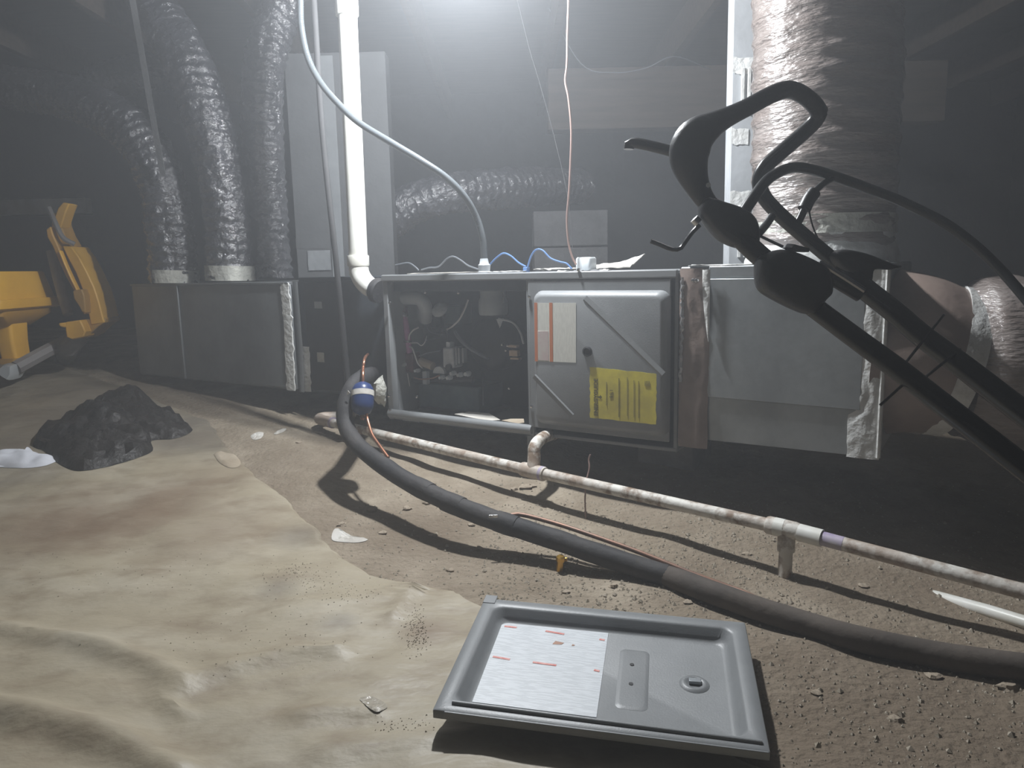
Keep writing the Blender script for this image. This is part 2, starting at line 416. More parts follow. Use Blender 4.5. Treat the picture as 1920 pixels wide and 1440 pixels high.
# ------------------------------------------------------------------ the dusty ground sheet
EDGE = [(.55, .95), (.9, .56), (1.03, .42), (1.3, .12), (1.6, -.06), (1.7, -.14), (1.8, -.38), (1.9, -.47), (2.03, -.56), (2.3, -.74), (2.6, -.98), (3.1, -1.3), (3.7, -2.0), (4.2, -2.6)]
def xe(y):
    for (a, p), (b, q) in zip(EDGE, EDGE[1:]):
        if a <= y <= b: return p + (q - p) * (y - a) / (b - a)
    return EDGE[0][1] if y < EDGE[0][0] else EDGE[-1][1]
def fold(pix, h, wd, steep=1.0):
    return [PF(x, y) for x, y in pix], h, wd, steep
FOLDS = [fold([(-160, 1160), (0, 1186), (160, 1215), (300, 1262), (340, 1290)], .022, .026),
         fold([(330, 1288), (400, 1272), (470, 1250), (540, 1232), (640, 1228)], .016, .024),
         fold([(-160, 1320), (0, 1345), (120, 1372), (240, 1412), (340, 1470)], .03, .036),
         fold([(300, 1270), (305, 1320), (345, 1352)], .012, .014),
         fold([(800, 1075), (770, 1120), (735, 1165)], .014, .015),
         fold([(560, 1350), (640, 1340), (705, 1345)], .012, .02),
         fold([(600, 1420), (760, 1400), (900, 1385)], .010, .03),
         fold([(150, 1120), (330, 1080), (520, 1090)], .006, .05),
         fold([(480, 1170), (650, 1130), (760, 1110)], .007, .03)]
def sheet_z(x, y):
    h = 0
    for P, hh, wd, st in FOLDS:
        best = 9
        for a, b in zip(P, P[1:]):
            d = (b - a); d2 = d.x * d.x + d.y * d.y
            t = max(0, min(1, ((x - a.x) * d.x + (y - a.y) * d.y) / d2))
            q = math.hypot(x - a.x - d.x * t, y - a.y - d.y * t)
            best = min(best, q)
        h = max(h, hh * math.exp(-(best / wd) ** 2))
    return fz(x, y) + .008 + h + .006 * nz(x * 4 + 9, y * 7, 2) + .0035 * abs(nz(x * 10, y * 16, 4))
def shf(u, v):
    y = .55 + (4.2 - .55) * v ** 1.35
    e = xe(y) + .018 * nz(y * 9, 1.3) + .012 * nz(y * 26, 4.4)
    x = e + (-4.6 - e) * (u ** 1.5)
    z = sheet_z(x, y)
    if u < .02: z = fz(x, y) + .004
    return (x, y, z)
gs = mk('ground_sheet', M().sheet(190, 210, shf, .003), K['sheet'], label='dusty beige plastic ground sheet crumpled over the near left floor', cat='ground sheet')
stain(K['sheet'], [(PF(130, 985), .30, .75), (PF(330, 930), .26, .6),  (PF(800, 1190), .07, .7), (PF(400, 1000), .25, .45)], (.19, .13, .088))
for cx_, cy_, sx2, sy2, cnt in ((780, 1190, 22, 38, 260), (560, 1085, 60, 26, 160), (640, 1120, 90, 30, 120), (760, 1370, 60, 20, 60), (480, 1200, 200, 80, 120), (250, 1080, 220, 60, 120)):
    for k in range(cnt):
        p = PF(random.gauss(cx_, sx2 * .6), random.gauss(cy_, sy2 * .6)); z = sheet_z(p.x, p.y); r = random.uniform(.0008, .0024)
        if p.x > xe(p.y) - .02: continue
        GRIT.add([Vector((p.x + r, p.y, z)), Vector((p.x - r * .5, p.y + r * .9, z)), Vector((p.x - r * .6, p.y - r * .8, z)), Vector((p.x, p.y, z + r))], [(0, 1, 3), (1, 2, 3), (2, 0, 3), (0, 2, 1)])
mk_grit()
stain(K['sheet'], [(PF(40, 830), .55, .6), (PF(200, 750), .9, .7), (PF(420, 820), .3, .6), (PF(640, 1170), .05, .5), (PF(560, 1010), .09, .5), (PF(520, 1110), .06, .5)], (.15, .128, .105))

# ------------------------------------------------------------------ furnace
def fbox(m, a, b): return m.box(a, b, W)
FZ0, FZ1, FD = .234, .765, .60
XD = FL(991, 600)[0]                     # divider between burner and blower compartments
FXR = 1.112
fu = thing('furnace', W(.55, .3, FZ0), 'grey horizontal gas furnace with its burner compartment open and blower door closed', 'furnace')
mk('top_panel', fbox(M(), (-.01, 0, FZ1 - .012), (FXR, FD, FZ1)), K['paint'], fu, bev=.003)
mk('bottom_panel', fbox(M(), (-.01, .0, FZ0), (FXR, FD, FZ0 + .012)), K['paint'], fu, bev=.003)
mk('back_panel', fbox(M(), (-.01, FD - .012, FZ0 + .012), (FXR, FD, FZ1 - .012)), K['paint'], fu)
for a in (-.01, FXR - .01):
    mk('side_panel', fbox(M(), (a, 0, FZ0 + .012), (a + .01, FD - .012, FZ1 - .012)), K['paint'], fu)
mk('divider', fbox(M(), (XD, .012, FZ0 + .012), (XD + .01, FD - .012, FZ1 - .012)), K['paint_dk'], fu)
mk('top_rail', fbox(M(), (-.01, -.012, FZ1 - .022), (FXR, .0, FZ1 + .002)), K['paint'], fu, bev=.004)
br = mk('bottom_rail', M().tube([W(-.005, -.004, FZ0 + .022), W(.3, -.006, FZ0 + .021), W(XD + .01, -.004, FZ0 + .02)], .016, 12), K['paint'], fu)
mk('bottom_flange', fbox(M(), (-.008, .004, FZ0 - .004), (XD, .018, FZ0 + .03)), K['paint_dk'], fu)
mk('corner_post', fbox(M(), (-.012, -.004, FZ0), (.012, .03, FZ1 - .02)), K['paint'], fu, bev=.003)
mk('center_post', fbox(M(), (XD - .004, -.006, FZ0 + .0), (XD + .016, .012, FZ1 - .022)), K['paint'], fu, bev=.003)
mk('flange_sticker', M().prism([(.05, FZ0 - .002), (.13, FZ0 - .002), (.13, FZ0 + .022), (.05, FZ0 + .022)], lambda x, z: W(x, .002, z), lambda x, z: W(x, .004, z)), K['galv_dull'], fu)
# burner compartment
mk('compartment_wall', fbox(M(), (.0, .36, FZ0 + .014), (XD, .372, FZ1 - .014)), K['paint_dk'], fu)
def fp(px, py, off): return FW(px, py, off)
mk('inner_ledge', fbox(M(), (.0, .04, FZ1 - .06), (XD, .36, FZ1 - .014)), K['paint_dk'], fu, bev=.004)
pp = mk('intake_pipe', M().tube(catmull([W(-.01, .10, FL(735, 558, .1)[1]), fp(760, 558, .10), fp(785, 560, .11), fp(797, 575, .13), fp(798, 600, .16)], 6), .026, 16), K['plas_grey'], fu)
can = mk('drain_can', M().lathe([(.0, 0), (.05, .0), (.052, .01), (.052, .05), (.046, .062), (.046, .09), (.0, .092)], fp(925, 590, .16), (0, 0, 1)), K['plas_grey'], fu)
mk('can_lid', M().lathe([(.0, .092), (.056, .092), (.056, .112), (.0, .114)], fp(925, 590, .16), (0, 0, 1)), K['galv_dull'], can)
# purple drain tube and maroon trap
mk('drain_tube', M().tube(catmull([fp(757, 590, .1), fp(762, 615, .1), fp(765, 640, .1), fp(768, 662, .1)], 4), .0115, 12), K['pink'], fu)
for q in ((757, 591), (764, 640)):
    c = fp(*q, .1); mk('hose_clamp', M().lathe([(.0, -.004), (.0165, -.004), (.0165, .004), (.0, .004)], c, (0.05, 0, 1), 16), K['steel'], fu)
l0, z0 = FL(765, 690, .1); mk('condensate_trap', fbox(M(), (l0 - .012, .09, z0 - .015), (l0 + .032, .14, z0 + .06)), K['maroon'], fu, bev=.006)
mk('trap_elbow', M().tube(catmull([fp(757, 588, .1), fp(757, 570, .12), fp(770, 562, .15), fp(790, 562, .2)], 5), .018, 12), K['maroon'], fu)
# inducer housing (round, dark) with pressure switches
ind = mk('inducer_housing', M().lathe([(.0, 0), (.055, 0), (.07, .02), (.07, .07), (.06, .09), (.035, .1), (.0, .1)], fp(812, 605, .3), -FB, 28), K['dark'], fu)
mk('inducer_cover', M().lathe([(.0, 0), (.032, 0), (.03, .02), (.0, .022)], fp(814, 600, .19), -FB, 24), K['darkmt'], ind)
mk('pressure_switch', M().lathe([(.0, 0), (.03, 0), (.033, .008), (.026, .016), (.012, .02), (.0, .021)], fp(826, 582, .16), -FB + Vector((0, 0, .7)), 20), K['alu'], fu)
l0, z0 = FL(796, 585, .2); mk('relay_box', fbox(M(), (l0 - .018, .17, z0 - .03), (l0 + .012, .22, z0 + .03)), K['plas_grey'], fu, bev=.003)
l0, z0 = FL(855, 590, .25); mk('wiring_cover', fbox(M(), (l0 - .03, .22, z0 - .035), (l0 + .04, .3, z0 + .035)), K['teal'], fu, bev=.004)
l0, z0 = FL(815, 628, .2); mk('mount_bracket', M().tube(catmull([fp(800, 600, .17), fp(806, 618, .15), fp(820, 624, .14), fp(834, 624, .14)], 4), .007, 10), K['darkmt'], fu)
# gas valve
l0, z0 = FL(845, 672, .1)
gv = mk('gas_valve', fbox(M(), (l0 - .03, .09, z0 - .035), (l0 + .02, .15, z0 + .04)), K['alu'], fu, bev=.006)
mk('valve_cap', fbox(M(), (l0 - .02, .1, z0 + .04), (l0 - .002, .13, z0 + .06)), K['plas_wh'], gv, bev=.002)
for k, dx in enumerate((.032, .044, .062)):
    mk('valve_port', fbox(M(), (l0 + dx, .085, z0 - .02 + .004 * k), (l0 + dx + .008, .11, z0 + .042)), K['galv'], gv, bev=.0015)
mk('valve_switch', M().lathe([(.0, 0), (.012, 0), (.011, .012), (.0, .013)], fp(843, 688, .09), -FB, 14), K['darkmt'], gv)
# burner rack: manifold pipe, orifices, sight bracket
mk('manifold_pipe', M().tube([fp(775, 712, .12), fp(888, 712, .12)], .011, 12), K['darkmt'], fu)
mk('burner_box', fbox(M(), (FL(782, 750, .13)[0], .14, FL(782, 765, .13)[1]), (FL(895, 750, .13)[0], .30, FL(782, 718, .13)[1])), K['teal'], fu, bev=.004)
mk('burner_tray', fbox(M(), (FL(778, 750, .1)[0], .12, FL(782, 772, .11)[1]), (FL(900, 750, .1)[0], .32, FL(782, 764, .11)[1])), K['paint_dk'], fu, bev=.003)
poly = [(math.cos(a * math.pi / 10), math.sin(a * math.pi / 10)) for a in range(11)]
l0, z0 = FL(824, 697, .09)
mk('half_round_bracket', M().prism([(l0 + .027 * x, z0 - .006 + .026 * y) for x, y in poly], lambda x, z: W(x, .085, z), lambda x, z: W(x, .098, z)), K['alu'], fu)
for px, py, r in ((832, 707, .008), (846, 707, .0095), (853, 699, .009), (866, 702, .009), (880, 700, .01), (786, 694, .008), (762, 683, .007), (740, 715, .008)):
    mk('fitting', M().lathe([(.0, 0), (r, 0), (r, .012), (r * .7, .016), (r * .7, .026), (.0, .027)], fp(px, py, .095), -FB, 10), K['alu'], fu)
l0, z0 = FL(798, 705, .09); mk('igniter_block', fbox(M(), (l0 - .008, .08, z0 - .03), (l0 + .012, .1, z0 + .018)), K['plas_grey'], fu, bev=.002)
l0, z0 = FL(800, 682, .1); mk('solenoid', M().tube([W(l0 - .03, .1, z0 + .008), W(l0 + .03, .1, z0 - .008)], .016, 12), K['tan'], fu)
# black inducer / blower drum at the right with tan connectors
drum = mk('vestibule_drum', M().lathe([(.0, -.02), (.075, -.02), (.1, .0), (.105, .04), (.1, .09), (.078, .12), (.03, .135), (.0, .135)], fp(945, 640, .3), -FB + FU * .1, 32), K['dark'], fu)
for k, (px, py, h) in enumerate(((963, 649, .004), (965, 662, .010), (967, 672, .003))):
    l0, z0 = FL(px, py, .12); mk('connector', fbox(M(), (l0 - .017, .11, z0 - h), (l0 + .017, .13, z0 + h)), K['tanpl'], drum, bev=.001)
mk('drum_rim', M().tube(catmull([fp(935, 598, .12), fp(960, 604, .12), fp(975, 622, .12), fp(982, 645, .12)], 5), .004, 8), K['alu'], drum)
mk('drum_clip', M().prism([(-.015, .012), (.017, .016), (0, -.02)], lambda x, z: fp(937, 605, .12) + FU * x + Vector((0, 0, z)), lambda x, z: fp(937, 605, .128) + FU * x + Vector((0, 0, z))), K['alu'], drum)
for px, py in ((942, 646), (952, 648), (949, 657), (955, 728)):
    mk('screw', M().lathe([(.0, 0), (.005, 0), (.004, .004), (.0, .005)], fp(px, py, .12), -FB, 8), K['steel'], drum)
def wire(path, r, mt, parent, n=6, name='wire', seg=8):
    return mk(name, M().tube(catmull([fp(*q) for q in path], n), r, seg), mt, parent)
wire([(878, 562, .1), (872, 578, .09), (862, 598, .08), (848, 612, .09), (838, 618, .13)], .0032, K['wire_wh'], fu)
wire([(853, 622, .08), (862, 636, .07), (880, 652, .07), (900, 664, .09), (915, 672, .14)], .0065, K['wire_gr'], fu)
wire([(785, 614, .08), (775, 619, .07), (768, 628, .08), (766, 640, .1)], .003, K['wire_wh'], fu)
wire([(768, 650, .09), (774, 655, .08), (783, 680, .08), (792, 690, .1)], .003, K['wire_wh'], fu)
wire([(770, 643, .09), (782, 643, .08), (790, 648, .08), (797, 641, .09), (800, 630, .12)], .0022, K['wire_wh'], fu)
wire([(776, 708, .08), (790, 711, .07), (810, 709, .07), (824, 704, .09)], .003, K['copper_dull'], fu)
wire([(936, 531, .1), (944, 545, .09), (944, 570, .1)], .0025, K['wire_gr'], fu)
wire([(785, 668, .1), (800, 662, .09), (822, 658, .09), (832, 655, .12)], .003, K['wire_gr'], fu)
wire([(764, 700, .08), (766, 712, .08), (768, 724, .1)], .002, K['wire_wh'], fu)
wire([(905, 700, .15), (906, 730, .1), (906, 760, .1)], .002, K['wire_gr'], fu)
for px, py in ((798, 548), (860, 549), (731, 568), (730, 742), (732, 768), (782, 744), (993, 556), (997, 762), (1085, 506)):
    mk('screw', M().lathe([(.0, 0), (.006, 0), (.005, .004), (.0, .006)], fp(px, py, -.012 if px > 985 or px < 735 else .03), -FB, 10), K['steel'], fu)
# manual booklet left on the sill of the open compartment (lifts out)
def slab(name, pix, off0, mt, th, **kw):
    V = [fp(*q) for q in pix]
    n = len(V)
    return mk(name, M().add(V + [v - Vector((0, 0, th)) for v in V], [tuple(range(n)), tuple(reversed(range(n, 2 * n)))] + [(i, (i + 1) % n, n + (i + 1) % n, n + i) for i in range(n)]), mt, flat=True, **kw)
slab('paper_sheet', [(852, 776, .045), (880, 772, .09), (917, 775, .08), (938, 787, .04), (915, 789, .022), (880, 782, .03)], 0, K['paper'], .002, label='crumpled white paper strip on the sill of the open burner compartment', cat='paper')
slab('paper_tag', [(940, 788, .03), (958, 785, .04), (982, 785, .04), (983, 792, .02), (972, 794, .015)], 0, K['tan'], .002, label='cream paper scrap beside the divider on the burner compartment sill', cat='paper')

# blower door
dx0, dx1, dz0, dz1 = XD + .006, 1.092, FZ0 + .03, FZ1 - .024
dr = mk('blower_door', fbox(M(), (dx0, -.010, dz0), (dx1, -.002, dz1)), K['paint'], fu, bev=.003)
px0, pz1 = FL(999, 545, -.02); px1, _ = FL(1256, 545, -.02); _, pz0 = FL(1130, 808, -.02)
R = []
for ins, ly, rr in ((0, -.009, .03), (.004, -.022, .028), (.012, -.034, .026), (.02, -.037, .02)):
    R.append([W(x, ly, z) for x, z in rrect(px0 + ins, px1 - ins, pz0 + ins, pz1 - ins, rr, 6)])
pil = mk('door_pillow', M().rings(R, capa=False), K['paint'], dr, ang=75)
YF = -.0372
def ridge(p, q, side, wd, hi):          # a pressed step: steep on one side, shallow on the other
    A, B = Vector(FL(*p, YF) + (0,)), Vector(FL(*q, YF) + (0,))
    d = (B - A).normalized(); nrm = Vector((-d.y, d.x, 0)) * side
    pts = []
    for P in (A, B):
        for o_, h in ((-.0045, 0), (0, hi), (wd, 0)):
            s_ = P + nrm * o_; pts.append(W(s_.x, YF - h, s_.y))
    mk('pressed_crease', M().add(pts, [(0, 1, 4, 3), (1, 2, 5, 4), (0, 2, 1), (3, 4, 5), (0, 3, 5, 2)]), K['paint'], dr, flat=True)
ridge((1095, 561), (1242, 704), 1, .014, .0022)
ridge((1003, 703), (1075, 778), -1, .014, .0022)
kn = mk('door_latch', M().lathe([(.0, 0), (.0155, 0), (.0155, .006), (.011, .008), (.0105, .003), (.0, .003)], fp(1102, 659, YF), -FB, 20), K['dark'], dr)
def sticker(name, c4, off, mt, parent, nu=1, nv=1, th=.0006, jag=0.0, label=None, seed=0):
    # corner order: bottom-left, bottom-right, top-right, top-left (pixels)
    C = [Vector(FL(*q, off)) for q in c4]
    ring = []
    for (a, b) in ((0, 1), (1, 2), (2, 3), (3, 0)):
        for k in range(14 if jag else 1):
            t = k / (14 if jag else 1); p = C[a].lerp(C[b], t)
            if jag: p = p + Vector((nz(seed + a * 7 + k * 1.37, 2.2), nz(seed + a * 5 + k * 1.91, 6.1))) * jag
            ring.append(p)
    m_ = M().prism([tuple(p) for p in ring], lambda x, z: W(x, off, z), lambda x, z: W(x, off - th, z))
    o = mk(name, m_, mt, parent, flat=True, label=label)
    uvl = o.data.uv_layers.new(name='UVMap'); rt = root_of(parent).location
    o_, ex, ey = C[0], C[1] - C[0], C[3] - C[0]
    for lp in o.data.loops:
        wv = o.data.vertices[lp.vertex_index].co + rt - FO; q = Vector((wv.dot(FU), wv.z)) - o_
        uvl.data[lp.index].uv = (q.dot(ex) / ex.length_squared, q.dot(ey) / ey.length_squared)
    return o
rl = sticker('rating_label', [(1004, 677), (1080, 680), (1080, 568), (1002, 568)], YF - .0003, K['stick'], dr, label='pale rating label with two orange stripes')
for a, b in (((1003, 677.5), (1008.5, 677.5)), ((1031, 678.2), (1037, 678.5))):
    sticker('orange_stripe', [a, b, (b[0] - 1.2, 567.5), (a[0] - 1.2, 567.5)], YF - .001, K['orange'], rl)
sticker('pink_patch', [(1009, 675), (1029, 676), (1028, 621), (1008, 621)], YF - .001, K['stick_pk'], rl)
yl = sticker('energy_sticker', [(1106, 783), (1230, 796), (1231, 701), (1106, 688)], YF - .0003, K['yellab'], dr, jag=.004, label='worn yellow energy sticker with sideways lettering', seed=3)
def onf(px, py): return fp(px, py, YF - .0016)
text('energy_lettering', 'ENERGYGUIDE', .0172, onf(1117.5, 745), onf(1117.5, 715) - onf(1117.5, 778), -FU, K['ink'], yl, off=.0006)
text('efficiency_number', '96.1', .0165, onf(1146.5, 738), onf(1146.5, 715) - onf(1146.5, 778), -FU, K['ink'], yl)
for x, y0_, y1_, mt in ((1160.5, 709, 782, 'ink'), (1176, 707, 780, 'ink_lt'), (1188.5, 713, 783, 'ink_lt'), (1197, 714, 784, 'ink_lt'), (1137, 716, 760, 'ink_lt')):
    sticker('printed_rule', [(x - .45, y1_), (x + .45, y1_), (x + .45, y0_), (x - .45, y0_)], YF - .0014, K[mt], yl)
for k in range(4):
    sticker('printed_bar', [(1209 + 2.5 * k, 724), (1210.2 + 2.5 * k, 724), (1210.2 + 2.5 * k, 714), (1209 + 2.5 * k, 714)], YF - .0014, K['ink_lt'], yl)
a, b = onf(1126, 741), onf(1129, 744)
mk('arrow_mark', M().add([onf(1120, 744), onf(1120, 745.5), onf(1125, 747), onf(1125, 749), onf(1129, 744.7), onf(1125, 740), onf(1125, 742.5)], [(0, 1, 2, 3, 4, 5, 6)]), K['ink'], yl, flat=True)

# supports under the cabinet
for k, (lx, ly) in enumerate(((.12, .40), (.95, .42))):
    p = W(lx, ly, 0); g = fz(p.x, p.y) - .03
    mk('support_block', M().box((lx - .1, ly - .1, g), (lx + .1, ly + .1, FZ0 - .001), W), K['concrete'], bev=.005, label=('grey block holding up the open end of the furnace', 'grey block holding up the blower end of the furnace')[k], cat='block')
p = W(.57, .05, 0)
mk('support_strut', M().box((.575, .03, fz(p.x, p.y) - .02), (.61, .07, FZ0 - .001), W), K['galv_dull'], bev=.002, label='dim metal strut standing under the middle of the furnace', cat='strut')

# ------------------------------------------------------------------ coil cabinet (left of the furnace)
cz0, cz1 = .285, .762
cx0, cx1 = -.575, -.015
cc = thing('coil_cabinet', W(-.29, .4, cz0), 'dark evaporator coil cabinet between the furnace and the supply plenum', 'coil cabinet')
mk('cabinet_shell', fbox(M(), (cx0, .1, cz0), (cx1, .66, cz1)), K['paint_dk'], cc, bev=.004)
a0, _ = FL(575, 620, .09); a1, _ = FL(640, 620, .09)
mk('access_panel', fbox(M(), (a0, .088, cz0 + .012), (a1, .1, cz1 - .02)), K['dark'], cc, bev=.003)
a2, _ = FL(728, 620, .09)
mk('side_cover', fbox(M(), (a1 + .004, .085, cz0 + .01), (cx1, .1, cz1 - .014)), K['paint_dk'], cc, bev=.003)
l0, z0 = FL(596, 572, .085); mk('nameplate', fbox(M(), (l0 - .022, .0862, z0 - .014), (l0 + .022, .088, z0 + .014)), K['plas_grey'], cc)
l0, z0 = FL(600, 670, .085); mk('small_sticker', fbox(M(), (l0 - .018, .0862, z0 - .02), (l0 + .022, .088, z0 + .02)), K['mastic'], cc)
def tape(name, pts, wd, mt, parent, off, n=14, th=.003, jag=.006, seed=1):   # vertical strip on a front plane
    A = [Vector(FL(*q, off)) for q in pts]
    V0 = []; 
    L = []; Rr = []
    for k in range(n + 1):
        t = k / n * (len(A) - 1); i = min(int(t), len(A) - 2); p = A[i].lerp(A[i + 1], t - i)
        L.append((p.x - wd / 2 + jag * nz(seed + k * .6, 1), p.y)); Rr.append((p.x + wd / 2 + jag * nz(seed + k * .6, 9), p.y))
    V = []
    for (a, b) in zip(L, Rr):
        bu = .002 * nz(seed + a[1] * 30, 3)
        V += [W(a[0], off, a[1]), W(a[0] + .003, off - th, a[1]), W((a[0] + b[0]) / 2, off - th - .002 - abs(bu), a[1]), W(b[0] - .003, off - th, b[1]), W(b[0], off, b[1])]
    F = [(i * 5 + k, i * 5 + k + 1, i * 5 + 5 + k + 1, i * 5 + 5 + k) for i in range(n) for k in range(4)] + [(i * 5 + 4, i * 5, i * 5 + 5, i * 5 + 9) for i in range(n)]
    F += [(0, 1, 2, 3, 4), tuple(n * 5 + k for k in (4, 3, 2, 1, 0))]
    return mk(name, M().add(V, F), mt, parent)
tape('foil_patch', [(573, 650), (577, 734)], .045, K['tape'], cc, .085, seed=4)
# grommet where the vent enters
gl, gz_ = FL(712, 540, .03)

# ------------------------------------------------------------------ supply plenum
plx0, plx1 = -1.735, -.585
sp = thing('supply_plenum', W(-1.15, .3, .29), 'dull galvanised supply plenum with a pale taped end, left of the coil cabinet', 'plenum')
mk('plenum_body', fbox(M(), (plx0, .062, .292), (plx1, .60, .742)), K['galv_dull'], sp, bev=.006)
ja, _ = FL(338, 620, .06)
mk('front_sheet', fbox(M(), (plx0 + .006, .056, .3), (ja, .062, .735)), K['galv_dull'], sp, bev=.002)
mk('standing_seam', fbox(M(), (ja, .05, .296), (ja + .018, .062, .738)), K['galv_dull'], sp, bev=.003)
mk('front_sheet', fbox(M(), (ja + .02, .0575, .3), (plx1 - .05, .062, .735)), K['galv_dull'], sp, bev=.002)
mk('top_flange', fbox(M(), (plx0, .05, .736), (plx1, .62, .746)), K['galv_dull'], sp, bev=.002)
tape('tape_strip', [(533, 530), (540, 600), (546, 732)], .055, K['tape'], sp, .055, n=30, jag=.012, seed=2)
tape('joint_flange', [(553, 528), (562, 640), (566, 735)], .03, K['galv_dull'], sp, .07, jag=.002, seed=6)

# ------------------------------------------------------------------ return plenum (right of the furnace)
rz0, rz1, rx1 = .281, .773, 1.645
rp = thing('return_plenum', W(1.4, .3, rz0), 'shiny galvanised return plenum box taped to the blower end of the furnace', 'plenum')
mk('plenum_body', fbox(M(), (1.116, .004, rz0), (rx1, .60, rz1)), K['galv'], rp, bev=.004)
zc0 = FL(1336, 744)[1]; zc1 = FL(1590, 767)[1]; xa = FL(1336, 744)[0]; xb = FL(1600, 767)[0]
mk('front_sheet', M().prism([(1.2, zc0), (1.6, zc1), (1.6, rz1 - .034), (1.2, rz1 - .034)], lambda x, z: W(x, .004, z), lambda x, z: W(x, -.006, z)), K['galv'], rp, bev=.0015)
mk('top_fold', fbox(M(), (1.2, -.003, rz1 - .032), (1.6, .004, rz1)), K['galv'], rp, bev=.002)
mk('lower_sheet', M().add([W(1.2, -.002, zc0 - .001), W(1.6, -.002, zc1 - .001), W(1.6, .0035, rz0), W(1.2, .0035, rz0), W(1.2, .006, zc0 - .001), W(1.6, .006, zc1 - .001), W(1.6, .008, rz0), W(1.2, .008, rz0)], [(0, 1, 2, 3), (7, 6, 5, 4), (0, 4, 5, 1), (1, 5, 6, 2), (2, 6, 7, 3), (3, 7, 4, 0)]), K['galv'], rp, flat=True)
def skin(name, outl, off, mt, parent, bulge, th=.002, seed=0, nu=10, nv=26, z_of=None):
    # outl(v) -> (lx_left, lx_right, z); puckered sheet of wrap on the front
    V = []
    for j in range(nv + 1):
        a, b, z = outl(j / nv)
        for i in range(nu + 1):
            t = i / nu
            V.append(W(a + (b - a) * t, off - bulge * math.sin(math.pi * min(1, max(0, t))) ** .7 * (.7 + .5 * nz(seed + t * 2, z * 9)) - .003 * nz(seed + t * 5, z * 22), z))
    n = len(V)
    V += [v + FB * th for v in V]
    idx = lambda i, j: j * (nu + 1) + i
    F = []
    for j in range(nv):
        for i in range(nu):
            q = (idx(i, j), idx(i + 1, j), idx(i + 1, j + 1), idx(i, j + 1)); F.append(q); F.append(tuple(n + k for k in reversed(q)))
    bd = [idx(i, 0) for i in range(nu)] + [idx(nu, j) for j in range(nv)] + [idx(i, nv) for i in range(nu, 0, -1)] + [idx(0, j) for j in range(nv, 0, -1)]
    for a, b in zip(bd, bd[1:] + bd[:1]): F.append((a, n + a, n + b, b))
    return mk(name, M().add(V, F), mt, parent, ang=60)
zb = FL(1300, 838)[1]; zt = FL(1310, 503)[1]
def kraft_o(v):
    z = zb + (zt - zb) * v
    return (1.118, 1.205 + .004 * nz(v * 8, 3) - (.02 if v > .95 else 0), z)
mk_k = skin('kraft_wrap', kraft_o, -.006, K['kraft'], rp, .010, seed=5)
def wt_o(v):
    z = FL(1330, 640)[1] + (zt - .004 - FL(1330, 640)[1]) * v
    return (1.186 + .02 * (1 - v) ** 2, 1.208, z)
skin('white_tape', wt_o, -.016, K['tape'], rp, .002, seed=9, nu=5, nv=16)
tape('foil_edge', [(1279, 520), (1279, 600), (1275, 716)], .010, K['tape_foil'], rp, -.012, n=40, jag=.008, th=.004, seed=12)
def et_o(v):
    z = rz0 - .004 + (rz1 - rz0) * v
    a = 1.572 if v < .24 else (1.590 if v < .36 else (1.582 + .008 * math.sin(v * 9)))
    return (a + .004 * nz(v * 14, 5), rx1 + .004, z)
skin('edge_tape', et_o, -.003, K['tape'], rp, .005, seed=17, nu=10, nv=40)
mk('corner_fold', M().tube([W(rx1 + .002, -.004, rz0 + .002), W(rx1 + .002, -.005, .5), W(rx1 + .003, -.004, rz1 - .01)], .006, 8), K['tape'], rp)
tp = W(1.62, .3, rz1)
mk('top_tape', M().sheet(16, 6, lambda u, v: W(1.14 + .5 * u, -.002 + .06 * v, rz1 + .004 + .004 * nz(u * 9, v * 3)), .002), K['tape'], rp)
for k in range(2):
    c = fp(1300 + 6 * k, 526, -.018); mk('screw', M().lathe([(.0, 0), (.007, 0), (.005, .005), (.0, .006)], c, -FB, 10), K['steel'], rp)

# ------------------------------------------------------------------ flexible ducts
def flex(name, path, r, mt, label, pitch=.045, amp=.007, crink=.009, seg=56, collars=(), seed=0, r_end=None, group=None, cat='flex duct'):
    P = resample(catmull(path, 16), pitch / 6)
    t = thing(name, P[0], label, cat, group)
    n = len(P)
    def rf(i, an, ri):
        s = i * pitch / 6
        ph = (s / pitch + an / (2 * math.pi))
        rib = amp * (abs(math.cos(math.pi * ph)) ** 3 - .4)
        c = crink * nz(math.cos(an) * 2.2 + seed, math.sin(an) * 2.2 + s * 5, s * 9) + crink * .9 * nz(an * 3 + seed * 2, s * 34, 4)
        big = crink * 1.5 * nz(seed + s * 1.7, an * .9, 8)
        rr = ri if r_end is None else ri + (r_end - ri) * i / n
        return rr + rib + c + big
    mk('sleeve', M().tube(P, r, seg, cap=True, rf=rf), mt, t, ang=80)
    for frac, wd, ex, cm in collars:
        i0 = int(frac * (n - 1)); i1 = min(n - 1, i0 + max(2, int(wd / (pitch / 6))))
        mk('tape_collar', M().tube(P[i0:i1 + 1], r + ex, 36, rf=lambda i, an, ri: ri + .004 * nz(an * 3, i * .4, seed)), cm, t, ang=60)
    return t
def pt(x, y, lx_ly=None, Y=None): return PY(x, y, Y)
flex('flex_duct', [PY(328, 530, 3.62), PY(322, 440, 3.62), PY(305, 340, 3.62), PY(262, 262, 3.66), PY(200, 215, 3.74), PY(110, 178, 3.9), PY(-40, 160, 4.1)], .105, K['flex'],
     'black shiny flex duct arching left from the far end of the supply plenum', collars=((0.0, .06, .006, K['mastic']),), seed=1)
flex('flex_duct', [PY(432, 526, 3.5), PY(426, 420, 3.5), PY(408, 310, 3.5), PY(382, 200, 3.5), PY(350, 110, 3.55), PY(300, 30, 3.7), PY(240, -60, 3.9)], .102, K['flex'],
     'black shiny flex duct rising from the middle of the supply plenum with a pale collar', collars=((0.0, .07, .008, K['mastic']),), seed=2)
